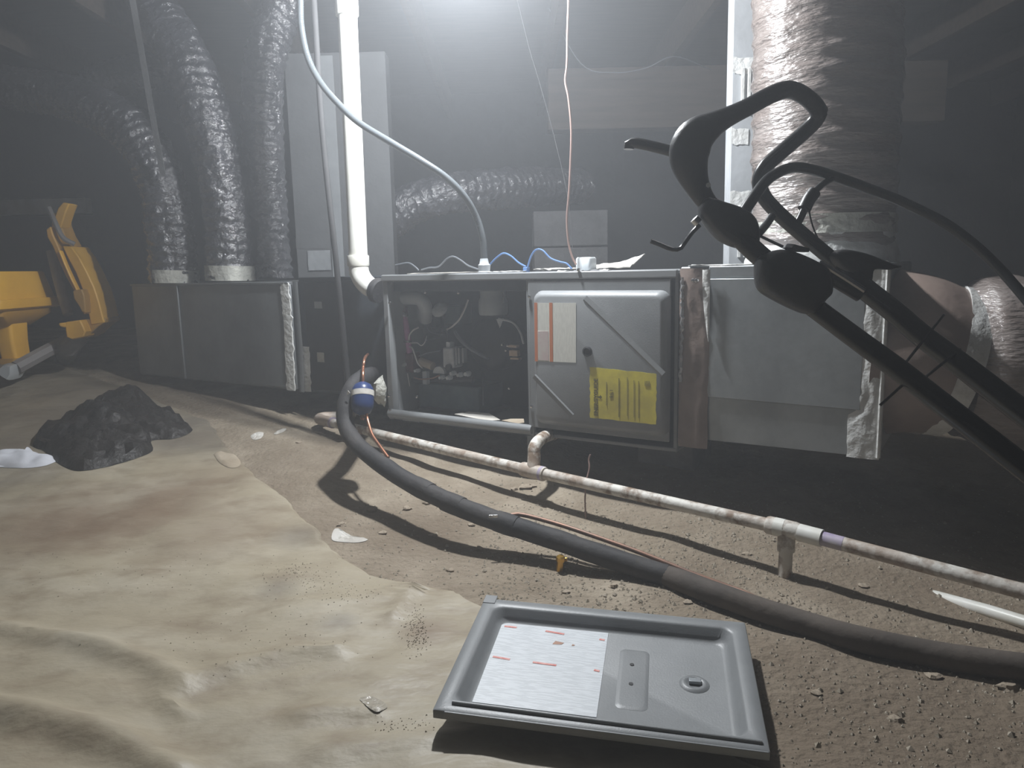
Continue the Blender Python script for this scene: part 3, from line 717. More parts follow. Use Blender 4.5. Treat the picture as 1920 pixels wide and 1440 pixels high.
flex('flex_duct', [PY(508, 522, 3.6), PY(500, 400, 3.6), PY(494, 280, 3.6), PY(492, 160, 3.6), PY(505, 80, 3.62), PY(530, 10, 3.66), PY(545, -80, 3.7)], .092, K['flex'],
     'black shiny flex duct rising straight beside the grey duct board riser', seed=3)
flex('flex_duct', [PY(690, 470, 4.12), PY(720, 425, 4.1), PY(770, 385, 4.08), PY(850, 362, 4.1), PY(960, 352, 4.3), PY(1090, 350, 4.75)], .105, K['flex'],
     'dark flex duct bending low behind the white vent pipe', seed=4)
flex('flex_duct', [PY(-200, 120, 4.9), PY(40, 170, 4.9), PY(160, 170, 5.0), PY(330, 120, 5.2)], .13, K['flex'], 'dim flex duct slung high in the far left corner', seed=5)
# tall brown duct standing on the return plenum
cb = W(1.43, .31, rz1)
rb = thing('flex_duct_riser', cb, 'fat brown film-wrapped flex duct standing on the return plenum', 'flex duct')
path = [cb + Vector((0, 0, -.002)), cb + Vector((-.002, 0, .35)), cb + Vector((-.012, 0, .75)), cb + Vector((-.02, 0, 1.15)), cb + Vector((-.02, .02, 1.42))]
P = resample(catmull(path, 16), .0085)
def rfb(i, an, ri):
    s = i * .0085
    rib = .005 * (abs(math.cos(math.pi * (s / .055 + an / (2 * math.pi)))) ** 4)
    wr = .007 * nz(math.cos(an) * 1.5, math.sin(an) * 1.5, s * 8) + .004 * nz(an * 2, s * 40, 3) + .006 * nz(math.cos(an) * .8, s * 3, 5)
    return ri + rib + wr
mk('sleeve', M().tube(P, .196, 64, rf=rfb), K['flex_br'], rb, ang=80)
mk('tape_wrap', M().tube(P[0:12], .212, 48, rf=lambda i, an, ri: ri + .008 * nz(math.cos(an) * 3, math.sin(an) * 3, i * .35) - .0018 * i), K['tape'], rb, ang=60)
mk('mastic_band', M().tube(P[10:17], .2, 48, rf=lambda i, an, ri: ri + .008 * nz(math.cos(an) * 5, math.sin(an) * 5, i * .6)), K['mastic'], rb, ang=60)
# return flex leaving the plenum end towards the right
e = W(rx1, .26, .53)
rt_ = thing('return_flex_duct', e, 'pinkish brown insulated flex duct leaving the end of the return plenum', 'flex duct')
pA = [W(rx1 - .004, .21, .53), W(rx1 + .06, .205, .525), W(rx1 + .11, .212, .515), W(rx1 + .15, .225, .505)]
P = resample(catmull(pA, 12), .01)
mk('kraft_boot', M().tube(P, .225, 40, rf=lambda i, an, ri: ri - .0022 * i + .006 * nz(math.cos(an) * 2, math.sin(an) * 2, i * .12)), K['kraft'], rt_, ang=60)
mk('white_band', M().tube(P[-5:], .2, 40, rf=lambda i, an, ri: ri + .004 * nz(an * 2, i * .5)), K['tape'], rt_)
pB = [W(rx1 + .14, .222, .505), W(rx1 + .26, .27, .505), W(rx1 + .42, .36, .49), W(rx1 + .7, .55, .44), W(rx1 + 1.1, .8, .40), W(rx1 + 1.5, 1.0, .4)]
P = resample(catmull(pB, 12), .009)
mk('sleeve', M().tube(P, .186, 48, rf=lambda i, an, ri: ri + .03 * sm(0, 10, i) + .005 * abs(math.cos(i * .5)) ** 3 + .012 * nz(math.cos(an) * 2.4, math.sin(an) * 2.4, i * .06) + .012 * math.sin(min(1, i / 30) * math.pi)), K['flex_br'], rt_, ang=80)

# ------------------------------------------------------------------ the work lamp itself, hung just above the frame
lm = thing('hanging_lamp', LAMP, 'bare bulb hung from the joists over the furnace front', 'lamp')
eb = mat('lit_bulb_glass', (.9, .9, .9)); eb.node_tree.nodes['Principled BSDF'].inputs['Emission Color'].default_value = (.93, .965, 1, 1); eb.node_tree.nodes['Principled BSDF'].inputs['Emission Strength'].default_value = 20
eb.cycles.emission_sampling = 'NONE'
mk('bulb', M().lathe([(.0, -.022), (.012, -.019), (.02, -.008), (.021, .002), (.016, .016), (.010, .03), (.0, .031)], LAMP, (0, 0, 1), 20), eb, lm)
mk('socket', M().lathe([(.0, .03), (.014, .03), (.017, .04), (.017, .075), (.008, .085), (.0, .085)], LAMP, (0, 0, 1), 18), K['blackpl'], lm)
mk('cord', M().tube([LAMP + Vector((0, 0, .08)), LAMP + Vector((.004, 0, .25)), Vector((LAMP.x, LAMP.y, ZC))], .0035, 8), K['blackpl'], lm)

# ------------------------------------------------------------------ duct board risers
def riser(name, xa, xb, Y, dep, zt_, zb_, label, seams, bm_, sm_):
    t = thing(name, ((xa + xb) / 2, Y + dep / 2, zb_), label, 'duct riser')
    mk('board_panel', M().box((xa, Y, zb_), (xb, Y + .025, zt_)), bm_, t, bev=.002)
    mk('board_panel', M().box((xa, Y + dep - .025, zb_), (xb, Y + dep, zt_)), bm_, t, bev=.002)
    mk('board_panel', M().box((xa, Y + .025, zb_), (xa + .025, Y + dep - .025, zt_)), bm_, t, bev=.002)
    mk('board_panel', M().box((xb - .025, Y + .025, zb_), (xb, Y + dep - .025, zt_)), bm_, t, bev=.002)
    for z, x0_, x1_ in seams:
        mk('seam_tape', M().sheet(10, 4, lambda u, v: (x0_ + (x1_ - x0_) * u, Y - .002 - .003 * abs(nz(u * 7 + z, v * 3)), z + .05 * (v - .5) + .006 * nz(u * 5, z)), .004), sm_, t)
    return t
a = PY(1371, 250, 2.72); b_ = PY(1437, 250, 2.62)
r1 = riser('duct_board_riser', a.x, a.x + .34, 2.72, .07, 2.19, fz(a.x + .1, 2.8) - .02, 'pale grey duct board riser with taped seams behind the fat brown duct', [(PY(1395, 122, 2.72).z, a.x, a.x + .1), (PY(1395, 372, 2.72).z, a.x, a.x + .13), (PY(1395, 255, 2.72).z, a.x, a.x + .06)], K['board_lt'], K['tape'])
for k, x in enumerate((.03, .052)):
    mk('vertical_lath', M().box((a.x + x, 2.712, PY(1380, 215, 2.72).z), (a.x + x + .012, 2.7195, PY(1380, 128, 2.72).z)), K['tape'], r1, bev=.002)
    mk('vertical_lath', M().box((a.x + x, 2.712, .8), (a.x + x + .012, 2.7195, PY(1380, 385, 2.72).z)), K['tape'], r1, bev=.002)
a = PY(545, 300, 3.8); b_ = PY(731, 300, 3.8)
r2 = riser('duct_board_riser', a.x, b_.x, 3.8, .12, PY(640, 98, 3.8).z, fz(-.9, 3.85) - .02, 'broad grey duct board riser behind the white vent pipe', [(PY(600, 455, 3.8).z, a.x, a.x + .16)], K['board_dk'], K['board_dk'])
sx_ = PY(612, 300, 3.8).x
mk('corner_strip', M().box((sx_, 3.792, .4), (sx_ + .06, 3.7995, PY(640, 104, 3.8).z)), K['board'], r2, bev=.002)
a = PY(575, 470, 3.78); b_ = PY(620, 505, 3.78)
mk('foil_scrap', M().sheet(10, 6, lambda u, v: (a.x + (b_.x - a.x) * u, 3.79 - .006 * nz(u * 6, v * 5), b_.z + (a.z - b_.z) * v), .003), K['board'], r2)

# ------------------------------------------------------------------ white vent pipe, gas pipe, conduit, wires
vy = W(-.12, .0, 0)
def vent(px, py): return FW(px, py, .02)
c0, c1 = vent(672, 482), vent(652, 40)
vp = thing('vent_pipe', c0, 'white plastic vent pipe running down to an elbow at the furnace', 'pipe')
top = c1 + (c1 - c0).normalized() * .55
mk('pipe_run', M().tube([c0 + (c0 - c1).normalized() * .01, c0.lerp(c1, .3), c0.lerp(c1, .7), top], .0345, 24), K['pvc'], vp)
ax = (c1 - c0).normalized()
mk('coupling', M().lathe([(.0, 0), (.040, 0), (.041, .004), (.041, .08), (.040, .084), (.0, .084)], vent(651, 30), ax, 28), K['pvc'], vp)
mk('elbow_hub', M().lathe([(.0, 0), (.0395, 0), (.041, .004), (.041, .036), (.0395, .04), (.0, .04)], vent(672, 499), ax, 28), K['pvc'], vp)
mk('elbow', M().tube(catmull([vent(672, 497), vent(674, 512), vent(681, 526), FW(692, 537, .025), FW(704, 543, .03)], 6), .037, 24), K['pvc'], vp)
mk('grommet', M().lathe([(.0, 0), (.044, 0), (.047, .006), (.047, .022), (.042, .028), (.0, .028)], FW(703, 543, .03), FU * .9 + Vector((0, 0, -.25)), 24), K['rubber'], vp)
mk('elbow_ring', M().lathe([(.0, 0), (.040, 0), (.040, .006), (.0, .006)], FW(700, 541, .029), FU * .9 + Vector((0, 0, -.3)), 24), K['tape'], vp)
mk('gas_pipe', M().tube(catmull([FW(586, -40, -.06), FW(604, 240, -.06), FW(628, 470, -.06), FW(645, 640, -.06), FW(655, 742, -.06)], 8), 0.011, 12), K['wood_dk'], label='slim grey vertical pipe to the left of the white vent pipe', cat='pipe')
cpts = [(561, -60), (563, 0), (565, 50), (577, 107), (600, 153), (633, 193), (673, 230), (733, 267), (793, 303), (837, 333), (870, 367), (893, 407), (905, 447), (908, 486)]
offs = [-.12] * 8 + [-.1, -.06, -.02, .02, .035, .04]
Pc = resample(catmull([FW(x, y, o) for (x, y), o in zip(cpts, offs)], 10), .0035)
fc = thing('flexible_conduit', FW(908, 498, .04), 'grey flexible conduit curving down across the white vent pipe', 'conduit')
mk('conduit_sleeve', M().tube(Pc, .0112, 12, rf=lambda i, an, ri: ri + .0006 * (1 if i % 2 else -1)), K['conduit'], fc)
base = W(FL(908, 500, .04)[0], .04, FZ1)
mk('conduit_connector', M().lathe([(.0, 0), (.022, 0), (.022, .006), (.019, .008), (.021, .028), (.016, .033), (.013, .05), (.0, .05)], base, (0, 0, 1), 20), K['plas_grey'], fc)
tw = [(1066, -60), (1066, 0), (1064, 60), (1063, 120), (1060, 152), (1066, 185), (1071, 240), (1070, 300), (1067, 360), (1063, 410), (1066, 455), (1073, 482), (1080, 496)]
mk('thermostat_wire', M().tube(catmull([FW(x, y, .05) for x, y in tw], 6), .0034, 8), K['wire_br'], label='thin pinkish brown cable hanging down to the furnace top', cat='cable')
mk('hanging_wire', M().tube(catmull([PY(960, -40, 3.3), PY(992, 90, 3.3), PY(1010, 150, 3.3), PY(1040, 260, 3.3), PY(1066, 380, 3.3), PY(1075, 500, 3.3), PY(1080, 640, 3.3), PY(1085, 760, 3.2)], 5), .0014, 6), K['wood_dk'], label='faint grey wire slanting behind the pinkish brown cable', cat='cable')
mk('sagging_wire', M().tube(catmull([Vector((.25, 4.4, ZC)), PY(1090, 120, 4.4), PY(1150, 136, 4.4), PY(1210, 128, 4.4), PY(1265, 106, 4.4), Vector((1.2, 4.58, 1.9))], 6), .003, 6), K['wire_gr'], label='faint sagging wire in front of the brown beam', cat='cable')
mk('hanger_strap', M().prism([(0, 0), (.025, 0), (.025, .004), (0, .004)], lambda x, y: PY(232, -60, 3.3) + Vector((x, y, 0)), lambda x, y: PY(300, 330, 3.45) + Vector((x, y, 0))), K['pier'], label='pale hanger strap beside the arching left flex duct', cat='strap')
bw = [[(742, 497), (765, 493), (778, 500), (785, 507)], [(790, 506), (805, 502), (822, 500), (838, 485), (850, 481), (864, 488), (878, 498), (897, 505)],
      [(918, 497), (930, 484), (944, 475), (958, 480), (972, 492), (986, 500)], [(988, 506), (996, 480), (1006, 468), (1018, 470), (1032, 484), (1050, 491), (1062, 494), (1072, 504)]]
bt = thing('control_wire', W(.5, .1, FZ1), 'blue low-voltage wire looping along the top edge of the furnace', 'cable')
prev = None
for k, seg_ in enumerate(bw):
    mk('wire_loop', M().tube(catmull([FW(x, y, .10) for x, y in seg_], 6), .003, 8), K['wire_bl'] if k > 1 else K['wire_gr'], bt)
mk('wire_clip', M().box(tuple((FL(987, 505, .1)[0] - .008, .09, FZ1)), (FL(987, 505, .1)[0] + .008, .11, FZ1 + .018), W), K['wire_bl'], bt, bev=.002)
lx_, _ = FL(1099, 490, .1)
pc = thing('vent_plug', W(lx_, .1, FZ1), 'small pale square plastic plug on top of the furnace', 'plug')
mk('plug_cap', M().rings([[W(lx_ + x, .1 + y, FZ1 + z) for x, y in rrect(-q, q, -q, q, .006, 3)] for q, z in ((.024, .003), (.0255, .008), (.0255, .040), (.022, .045))]), K['plas_wh'], pc, ang=60)
mk('plug_flange', M().lathe([(.0, 0), (.04, 0), (.04, .004), (.0, .004)], W(lx_, .1, FZ1), (0, 0, 1), 20), K['plas_grey'], pc)
def top_sheet(name, x0_, x1_, y0_, y1_, h, mt, lab, seed):
    return mk(name, M().sheet(18, 6, lambda u, v: W(x0_ + (x1_ - x0_) * u, y0_ + (y1_ - y0_) * v + .015 * nz(u * 4 + seed, 3), FZ1 + .0035 + h * (.5 + .5 * nz(u * 6 + seed, v * 3 + seed))), .002), mt, label=lab, cat='paper')
top_sheet('paper_strip', FL(770, 508, .05)[0], FL(890, 504, .05)[0], .03, .1, .004, K['paper'], 'torn pale paper strip lying on the furnace top left of the conduit connector', 1)
top_sheet('paper_strip', FL(920, 508, .05)[0], FL(975, 504, .05)[0], .03, .1, .005, K['tape'], 'torn pale paper strip on the furnace top right of the conduit connector', 2)
top_sheet('paper_scrap', FL(1000, 504, .12)[0], FL(1070, 504, .12)[0], .12, .26, .014, K['paper'], 'crumpled paper on the furnace top behind the blue wire', 3)
mk('plastic_sleeve', M().sheet(18, 8, lambda u, v: W(FL(1105, 500, .2)[0] + .16 * u, .17 + .12 * v, FZ1 + .012 + .03 * u * u * v + .012 * v + .004 * nz(u * 6, v * 5)), .003), K['paper'], label='pale folded booklet curling up behind the square plug', cat='paper')
for k, (x, mt) in enumerate(((1050, 'tape'), (1078, 'tape_foil'), (1112, 'tape_foil'), (1128, 'tape'))):
    l_, _ = FL(x, 507, .04)
    mk('foil_scrap', M().sheet(5, 3, lambda u, v: W(l_ + .03 * u, .02 + .03 * v, FZ1 + .003 + .007 * abs(nz(u * 5 + k * 3, v * 4))), .002), K[mt], label='tiny crumpled tape scrap on the furnace top edge near the square plug', cat='tape scrap', group='tape scraps around the square plug')

# ------------------------------------------------------------------ condensate drain line along the floor
DA, DT, DC, DE = PZ(604, 788, .195), PZ(1000, 884, .158), PZ(1475, 992, .128), PZ(1990, 1128, .098)
dp = thing('drain_pipe', (DC.x, DC.y, fz(DC.x, DC.y)), 'dirty white plastic drain line running along the floor in front of the furnace', 'pipe')
def lerp(a, b, t): return a + (b - a) * t
mk('pipe_run', M().tube([lerp(DA, DT, .01), lerp(DA, DT, .5), DT], .0168, 16), K['pvc_dirty'], dp)
mk('pipe_run', M().tube([DT, lerp(DT, DC, .5), DC], .0168, 16), K['pvc_dirty'], dp)
mk('pipe_run', M().tube([DC, lerp(DC, DE, .5), DE], .0168, 16), K['pvc_dirty'], dp)
d1 = (DC - DT).normalized(); d2 = (DE - DC).normalized(); d0 = (DT - DA).normalized()
mk('elbow', M().tube(catmull([DA + d0 * .07, DA + d0 * .01, DA - d0 * .03 + FB * .01, DA - d0 * .035 + FB * .04, DA - d0 * .0 + FB * .085], 6), .0215, 16), K['pvc_dirty'], dp)
mk('pipe_run', M().tube([DA + FB * .07, DA + FU * .02 + FB * .16], .0168, 12), K['pvc_dirty'], dp)
mk('elbow_ring', M().lathe([(.0, 0), (.0225, 0), (.0225, .008), (.0, .008)], DA + d0 * .065, d0, 16), K['primer'], dp)
mk('tee', M().lathe([(.0, -.045), (.021, -.045), (.0225, -.04), (.0225, .04), (.021, .045), (.0, .045)], DT, d0, 18), K['pvc_dirty'], dp)
tb = DT + Vector((0, 0, .0))
mk('tee_branch', M().tube([DT, PY(1001, 866, DT.y + .01), PY(1002, 850, DT.y + .02)], .0205, 16), K['pvc_dirty'], dp)
e0 = PY(1002, 852, DT.y + .02)
mk('riser_elbow', M().tube(catmull([e0, e0 + Vector((0, .005, .018)), e0 + Vector((.012, .03, .032)), e0 + Vector((.04, .09, .036)), W(.63, .12, FZ0 - .02)], 6), .0195, 16), K['pvc_dirty'], dp)
cr = mk('cross_fitting', M().lathe([(.0, -.05), (.0205, -.05), (.0225, -.045), (.0225, .02), (.0205, .03), (.0, .03)], DC, d1, 18), K['pvc_dirty'], dp)
sb = PF(1471, 1092); stt = Vector((DC.x, DC.y, DC.z))
mk('down_stub', M().tube([stt, Vector((stt.x, stt.y, (sb.z + stt.z) / 2)), Vector((stt.x - .002, stt.y - .002, fz(sb.x, stt.y) - .012))], .0165, 14), K['pvc_dirty'], dp)
mk('stub_collar', M().lathe([(.0, 0), (.021, 0), (.021, .045), (.0, .045)], Vector((stt.x, stt.y, DC.z - .056)), (0, 0, 1), 16), K['pvc_dirty'], dp)
cq = lerp(DC, DE, .055)
mk('coupling', M().lathe([(.0, 0), (.0215, 0), (.0215, .055), (.0, .055)], cq, d2, 18), K['pvc'], dp)
mk('primer_band', M().lathe([(.0, 0), (.0173, 0), (.0173, .05), (.0, .05)], cq + d2 * .055, d2, 16), K['primer'], dp)
mk('primer_band', M().lathe([(.0, 0), (.0229, 0), (.0229, .010), (.0, .010)], DT + d0 * .03, d0, 16), K['primer'], dp)
mk('shiny_patch', M().lathe([(.0, 0), (.0231, 0), (.0231, .025), (.0, .025)], DC - d1 * .03, d1, 16), K['pvc'], cr)
# second white pipe low at the right edge
a, b_ = PF(1640, 1098, .004), PF(1990, 1188, .022)
mk('white_pipe', M().tube([PF(1730, 1112, -.02), PF(1850, 1145, .008), b_], .0145, 14), K['pvc'], label='second white pipe lying on the floor at the right edge', cat='pipe')

# ------------------------------------------------------------------ insulated line set with filter drier
hp = [(664, 722, 2.44), (648, 755, 2.40), (648, 795, 2.36), (668, 832, 2.29), (712, 868, 2.2), (770, 906, 2.1), (850, 945, 2.0), (930, 976, 1.93), (1030, 1008, 1.86), (1140, 1045, 1.79), (1250, 1080, 1.72)]
Hh = [PY(*q) for q in hp]
tail = [PF(1345, 1114, .03), PF(1455, 1152, .026), PF(1600, 1195, .024), PF(1760, 1228, .024), PF(1930, 1252, .024), PF(2080, 1268, .024)]
ls = thing('refrigerant_line', tail[0] - Vector((0, 0, .03)), 'black foam-insulated refrigerant line looping out over the drain pipe', 'hose')
start = [FW(700, 700, .07), PY(682, 706, 2.55)]
mk('insulation', M().tube(resample(catmull(start + Hh, 12), .012), .027, 18, rf=lambda i, an, ri: ri + .0018 * nz(an, i * .2) - (.003 if i < 3 else 0)), K['rubber'], ls)
k0 = [lerp(Hh[-1], Hh[-2], .5), Hh[-1]] + tail
mk('dusty_insulation', M().tube(resample(catmull(k0, 12), .014), .0262, 18, rf=lambda i, an, ri: ri + .0022 * nz(an, i * .15, 5)), K['rubber_dusty'], ls)
for i, s in ((5, .3), (6, .0), (7, .2)):
    q = lerp(Hh[i], Hh[i + 1], s); d = (Hh[i + 1] - Hh[i]).normalized()
    mk('tape_wrap', M().lathe([(.0, -.03), (.0285, -.03), (.0295, 0), (.0285, .03), (.0, .03)], q, d, 18), K['rubber'], ls)
q = PY(925, 968, 1.9); mk('silver_tag', M().box(q - Vector((.012, .002, .004)), q + Vector((.012, .002, .004))), K['tape_foil'], ls, bev=.001)
cp = [PY(958, 966, 1.93), PY(978, 965, 1.93), PY(1040, 981, 1.9), PY(1110, 1004, 1.85), PY(1200, 1036, 1.79), PY(1300, 1076, 1.72), PY(1400, 1113, 1.65)] + [t + Vector((.02, .035, -.006)) for t in tail[1:]]
mk('copper_line', M().tube(resample(catmull(cp, 8), .02), .0062, 10), K['copper_dull'], ls)
lc = [(685, 770, 2.36), (690, 790, 2.34), (698, 815, 2.29), (712, 836, 2.24), (728, 858, 2.19)]
# filter drier
fd_c = PY(680, 747, 2.38)
fd = thing('filter_drier', fd_c, 'blue filter drier canister on the copper line beside the black insulated hose', 'filter drier')
axd = Vector((.02, -.42, -.9)).normalized()
mk('canister', M().lathe([(.0, -.056), (.012, -.054), (.026, -.046), (.034, -.032), (.036, -.02), (.036, .02), (.034, .034), (.026, .048), (.012, .056), (.0, .058)], fd_c, axd, 28), K['blue'], fd)
mk('paper_band', M().lathe([(.0362, -.024), (.0368, -.024), (.0368, -.006), (.0362, -.006)], fd_c, axd, 28), K['paper'], fd)
mk('side_flag', M().prism([(0, 0), (.012, .008), (.006, .016)], lambda x, y: fd_c + Vector((-.05 + x, -.01, .012 + y)), lambda x, y: fd_c + Vector((-.05 + x, -.006, .012 + y))), K['paper'], fd)
mk('copper_stub', M().tube(catmull([fd_c - axd * .05, fd_c - axd * .085, PY(681, 690, 2.46), PY(684, 672, 2.52), FW(690, 664, .07)], 6), .0052, 10), K['copper'], fd)
mk('copper_stub', M().tube(catmull([fd_c + axd * .05, fd_c + axd * .07] + [PY(*q) for q in lc], 6), .0052, 10), K['copper'], fd)
mk('tape_collar', M().lathe([(.0, 0), (.008, 0), (.008, .01), (.0, .01)], fd_c + axd * .056, axd, 12), K['copper_dull'], fd)
# pale tape rag next to the drier
a = PY(712, 735, 2.62)
mk('tape_rag', M().blob(a, .026, .02, .05, 5, .5, 10, 7), K['mastic'], label='pale tape flap sticking out beside the blue filter drier', cat='tape scrap')
# brass stub in the shadow pit
q = PF(1049, 1070)
bv = thing('brass_valve', q, 'small brass fitting standing in the shadow under the black hose', 'valve')
mk('valve_body', M().lathe([(.0, -.01), (.009, -.01), (.009, .026), (.012, .028), (.012, .038), (.008, .042), (.0, .042)], q, (.1, -.1, 1), 8), K['brass'], bv)
mk('valve_outlet', M().lathe([(.0, 0), (.006, 0), (.006, .02), (.0, .02)], q + Vector((0, 0, .03)), (1, -.2, .1), 8), K['brass'], bv)
# loose wire standing in the dirt
a = PF(1099, 972)
mk('loose_wire', M().tube(catmull([a - Vector((0, 0, .01)), PY(1097, 940, a.y), PY(1099, 905, a.y + .01), PY(1105, 878, a.y + .02), PY(1104, 862, a.y + .03), PY(1107, 852, a.y + .03)], 6), .0024, 8), K['wire_br'], label='thin pinkish wire end standing up from the dirt before the drain line', cat='wire')

# ------------------------------------------------------------------ removed door panel on the ground
pc_ = Vector((.156, 1.2744, .062)); yaw, pit, rol = -.2027, .0647, -.027
ax_ = Vector((math.cos(yaw), math.sin(yaw), 0)); bx_ = Vector((-math.sin(yaw), math.cos(yaw), 0)); zz = Vector((0, 0, 1))
pa = (ax_ * math.cos(rol) + zz * math.sin(rol)).normalized(); pb = (bx_ * math.cos(pit) + zz * math.sin(pit)).normalized(); pn = pa.cross(pb)
def PL(a, b, h): return pc_ + pa * a + pb * b + pn * h
PW, PD = .536 / 2, .377 / 2
dpn = thing('door_panel', PL(0, 0, -.05), 'grey furnace door panel lying inside-up on the ground with a printed label', 'door panel')
flo = -.026
R = [[PL(x, y, h) for x, y in rrect(-PW + i, PW - i, -PD + i, PD - i, rr, 6)] for i, h, rr in
     ((.0, -.014, .002), (.0, 0, .002), (.0015, .0015, .002), (.026, .0015, .022), (.03, -.002, .022), (.036, -.016, .022), (.043, flo + .002, .02), (.05, flo, .016), (.05, flo - .003, .016), (.034, -.02, .024), (.024, -.004, .024), (.003, -.004, .002), (.002, -.014, .002))]
n = len(R[0]); mm = M()
Vv = [p for r in R for p in r]
Ff = [(i * n + k, i * n + (k + 1) % n, ((i + 1) % len(R)) * n + (k + 1) % n, ((i + 1) % len(R)) * n + k) for i in range(len(R)) for k in range(n) if i != 7]
Ff += [tuple(7 * n + k for k in range(n)), tuple(8 * n + k for k in reversed(range(n)))]
mk('pan', mm.add(Vv, Ff), K['paint'], dpn, ang=50)
mk('near_lip', M().tube([PL(-PW + .028, -PD + .022, .003), PL(0, -PD + .020, .003), PL(PW - .01, -PD + .018, .0025)], .0042, 10), K['paint'], dpn)
mk('corner_tab', M().box((-PW, PD - .02, 0), (-PW + .026, PD + .012, .003), PL), K['paint'], dpn, bev=.001)
mk('skirt', M().box((-PW + .02, -PD - .002, -.010), (PW - .002, -PD + .003, .001), PL), K['paint'], dpn, bev=.001)
def on_panel(px, py, h):
    d = ray(px, py); o_ = pc_ + pn * h; t = (o_ - CAM).dot(pn) / d.dot(pn); p = CAM + d * t - pc_
    return p.dot(pa), p.dot(pb)
C4 = [Vector(on_panel(*q, flo)) for q in ((885, 1317), (1118, 1346), (1142, 1180), (948, 1154))]
def lab(u, v, h=.0012):
    p = C4[0].lerp(C4[1], u).lerp(C4[3].lerp(C4[2], u), v); return PL(p.x, p.y, flo + h)
lb = mk('instruction_label', M().sheet(6, 6, lambda u, v: lab(u, v), .0008), K['stick_w'], dpn, label='large white instruction label with red headings')
uvquad(lb, 6, 6)
def lab_px(px, py):
    p = Vector(on_panel(px, py, flo))
    return p
for (x0_, y0_, x1_, y1_) in ((946, 1175.5, 969, 1178), (1023, 1184.5, 1058, 1190.5), (1124, 1200, 1134, 1201.5), (924, 1232.5, 956, 1238), (999, 1243, 1043, 1249), (1114, 1257.5, 1124, 1260)):
    A, B = lab_px(x0_, y0_), lab_px(x1_, y1_)
    d = (B - A); nn = Vector((-d.y, d.x)).normalized() * .0026
    V = [PL(p.x, p.y, flo + h) for h in (.0012, .0019) for p in (A + nn, A - nn, B - nn, B + nn)]
    mk('red_heading', M().add(V, [(3, 2, 1, 0), (4, 5, 6, 7), (0, 1, 5, 4), (1, 2, 6, 5), (2, 3, 7, 6), (3, 0, 4, 7)]), K['redprint'], lb, flat=True)
for px, py, w_, h_ in ((1047, 1207, .011, .006), (1075, 1211, .003, .003)):
    A = lab_px(px, py); mk('printed_figure', M().prism([(A.x - w_, A.y - h_), (A.x + w_ * .6, A.y - h_ * .7), (A.x + w_, A.y + h_ * .4), (A.x - w_ * .6, A.y + h_)], lambda x, y: PL(x, y, flo + .0012), lambda x, y: PL(x, y, flo + .0018)), K['copper_dull'], lb, flat=True)
# pressed rectangle, two holes, latch dimple
E0 = lab_px(1152, 1328); E1 = lab_px(1214, 1335); E2 = lab_px(1216, 1222)
xl, xr_ = min(E0.x, E1.x) , E1.x; yb_, yt_ = E1.y, E2.y
R = [[PL(x, y, flo + h) for x, y in rrect(xl + i, xr_ - i, yb_ + i, yt_ - i, .012, 4)] for i, h in ((0, .0002), (.004, .0016), (.008, .0018))]
mk('pressed_field', M().rings(R, capa=False), K['paint'], dpn, ang=70)
for q in ((1185, 1248), (1183, 1284)):
    A = lab_px(*q); mk('screw_hole', M().lathe([(.0, 0), (.0042, 0), (.0042, .001), (.0, .001)], PL(A.x, A.y, flo + .0018), pn, 12), K['dark'], dpn)
A = lab_px(1302, 1283)
mk('latch_dimple', M().lathe([(.027, .0), (.022, .004), (.017, .0045), (.013, .002), (.011, .0005), (.0, .0005)], PL(A.x, A.y, flo), pn, 28), K['paint'], dpn, ang=70)
mk('latch_slot', M().box((A.x - .010, A.y - .003, flo + .001), (A.x + .012, A.y + .009, flo + .0075), PL), K['galv'], dpn, bev=.001)

# ------------------------------------------------------------------ black tubular handle reaching in from the right
hd = thing('machine_handle', Vector((1.35, .72, fz(1.35, .72))), 'black tubular machine handle with control levers leaning in from the right', 'handle')
def T(name, pts, r, mt, n=8, seg=16, **k): return mk(name, M().tube(resample(catmull([PY(*q) for q in pts], n), .008), r, seg), mt, hd, **k)
g1 = [Vector((1.30, .70, .05)), Vector((1.42, .66, .03))]
low1 = [PY(1525, 575, 1.22), PY(1615, 642, 1.16), PY(1690, 697, 1.11), PY(1765, 756, 1.06), PY(1850, 822, 1.01), PY(1930, 884, .965), PY(2050, 975, .90), PY(2300, 1160, .79), Vector((1.28, .66, .02))]
low2 = [PY(1575, 500, 1.34), PY(1620, 540, 1.31), PY(1677, 585, 1.27), PY(1727, 628, 1.23), PY(1802, 684, 1.17), PY(1877, 742, 1.12), PY(1960, 806, 1.065), PY(2100, 912, .98), PY(2400, 1135, .84), Vector((1.45, .70, .02))]
mk('lower_tube', M().tube(resample(catmull(low1, 8), .01), .0165, 18), K['blackmt'], hd)
mk('lower_tube', M().tube(resample(catmull(low2, 8), .01), .0185, 18), K['blackmt'], hd)
# cross wires between the tubes
for a_, b__ in (((1690, 690, 1.12), (1770, 590, 1.26)), ((1722, 718, 1.09), (1800, 655, 1.18)), ((1650, 760, 1.1), (1700, 715, 1.1))):
    T('brace_wire', [a_, b__], .0022, K['blackmt'], n=1, seg=8)
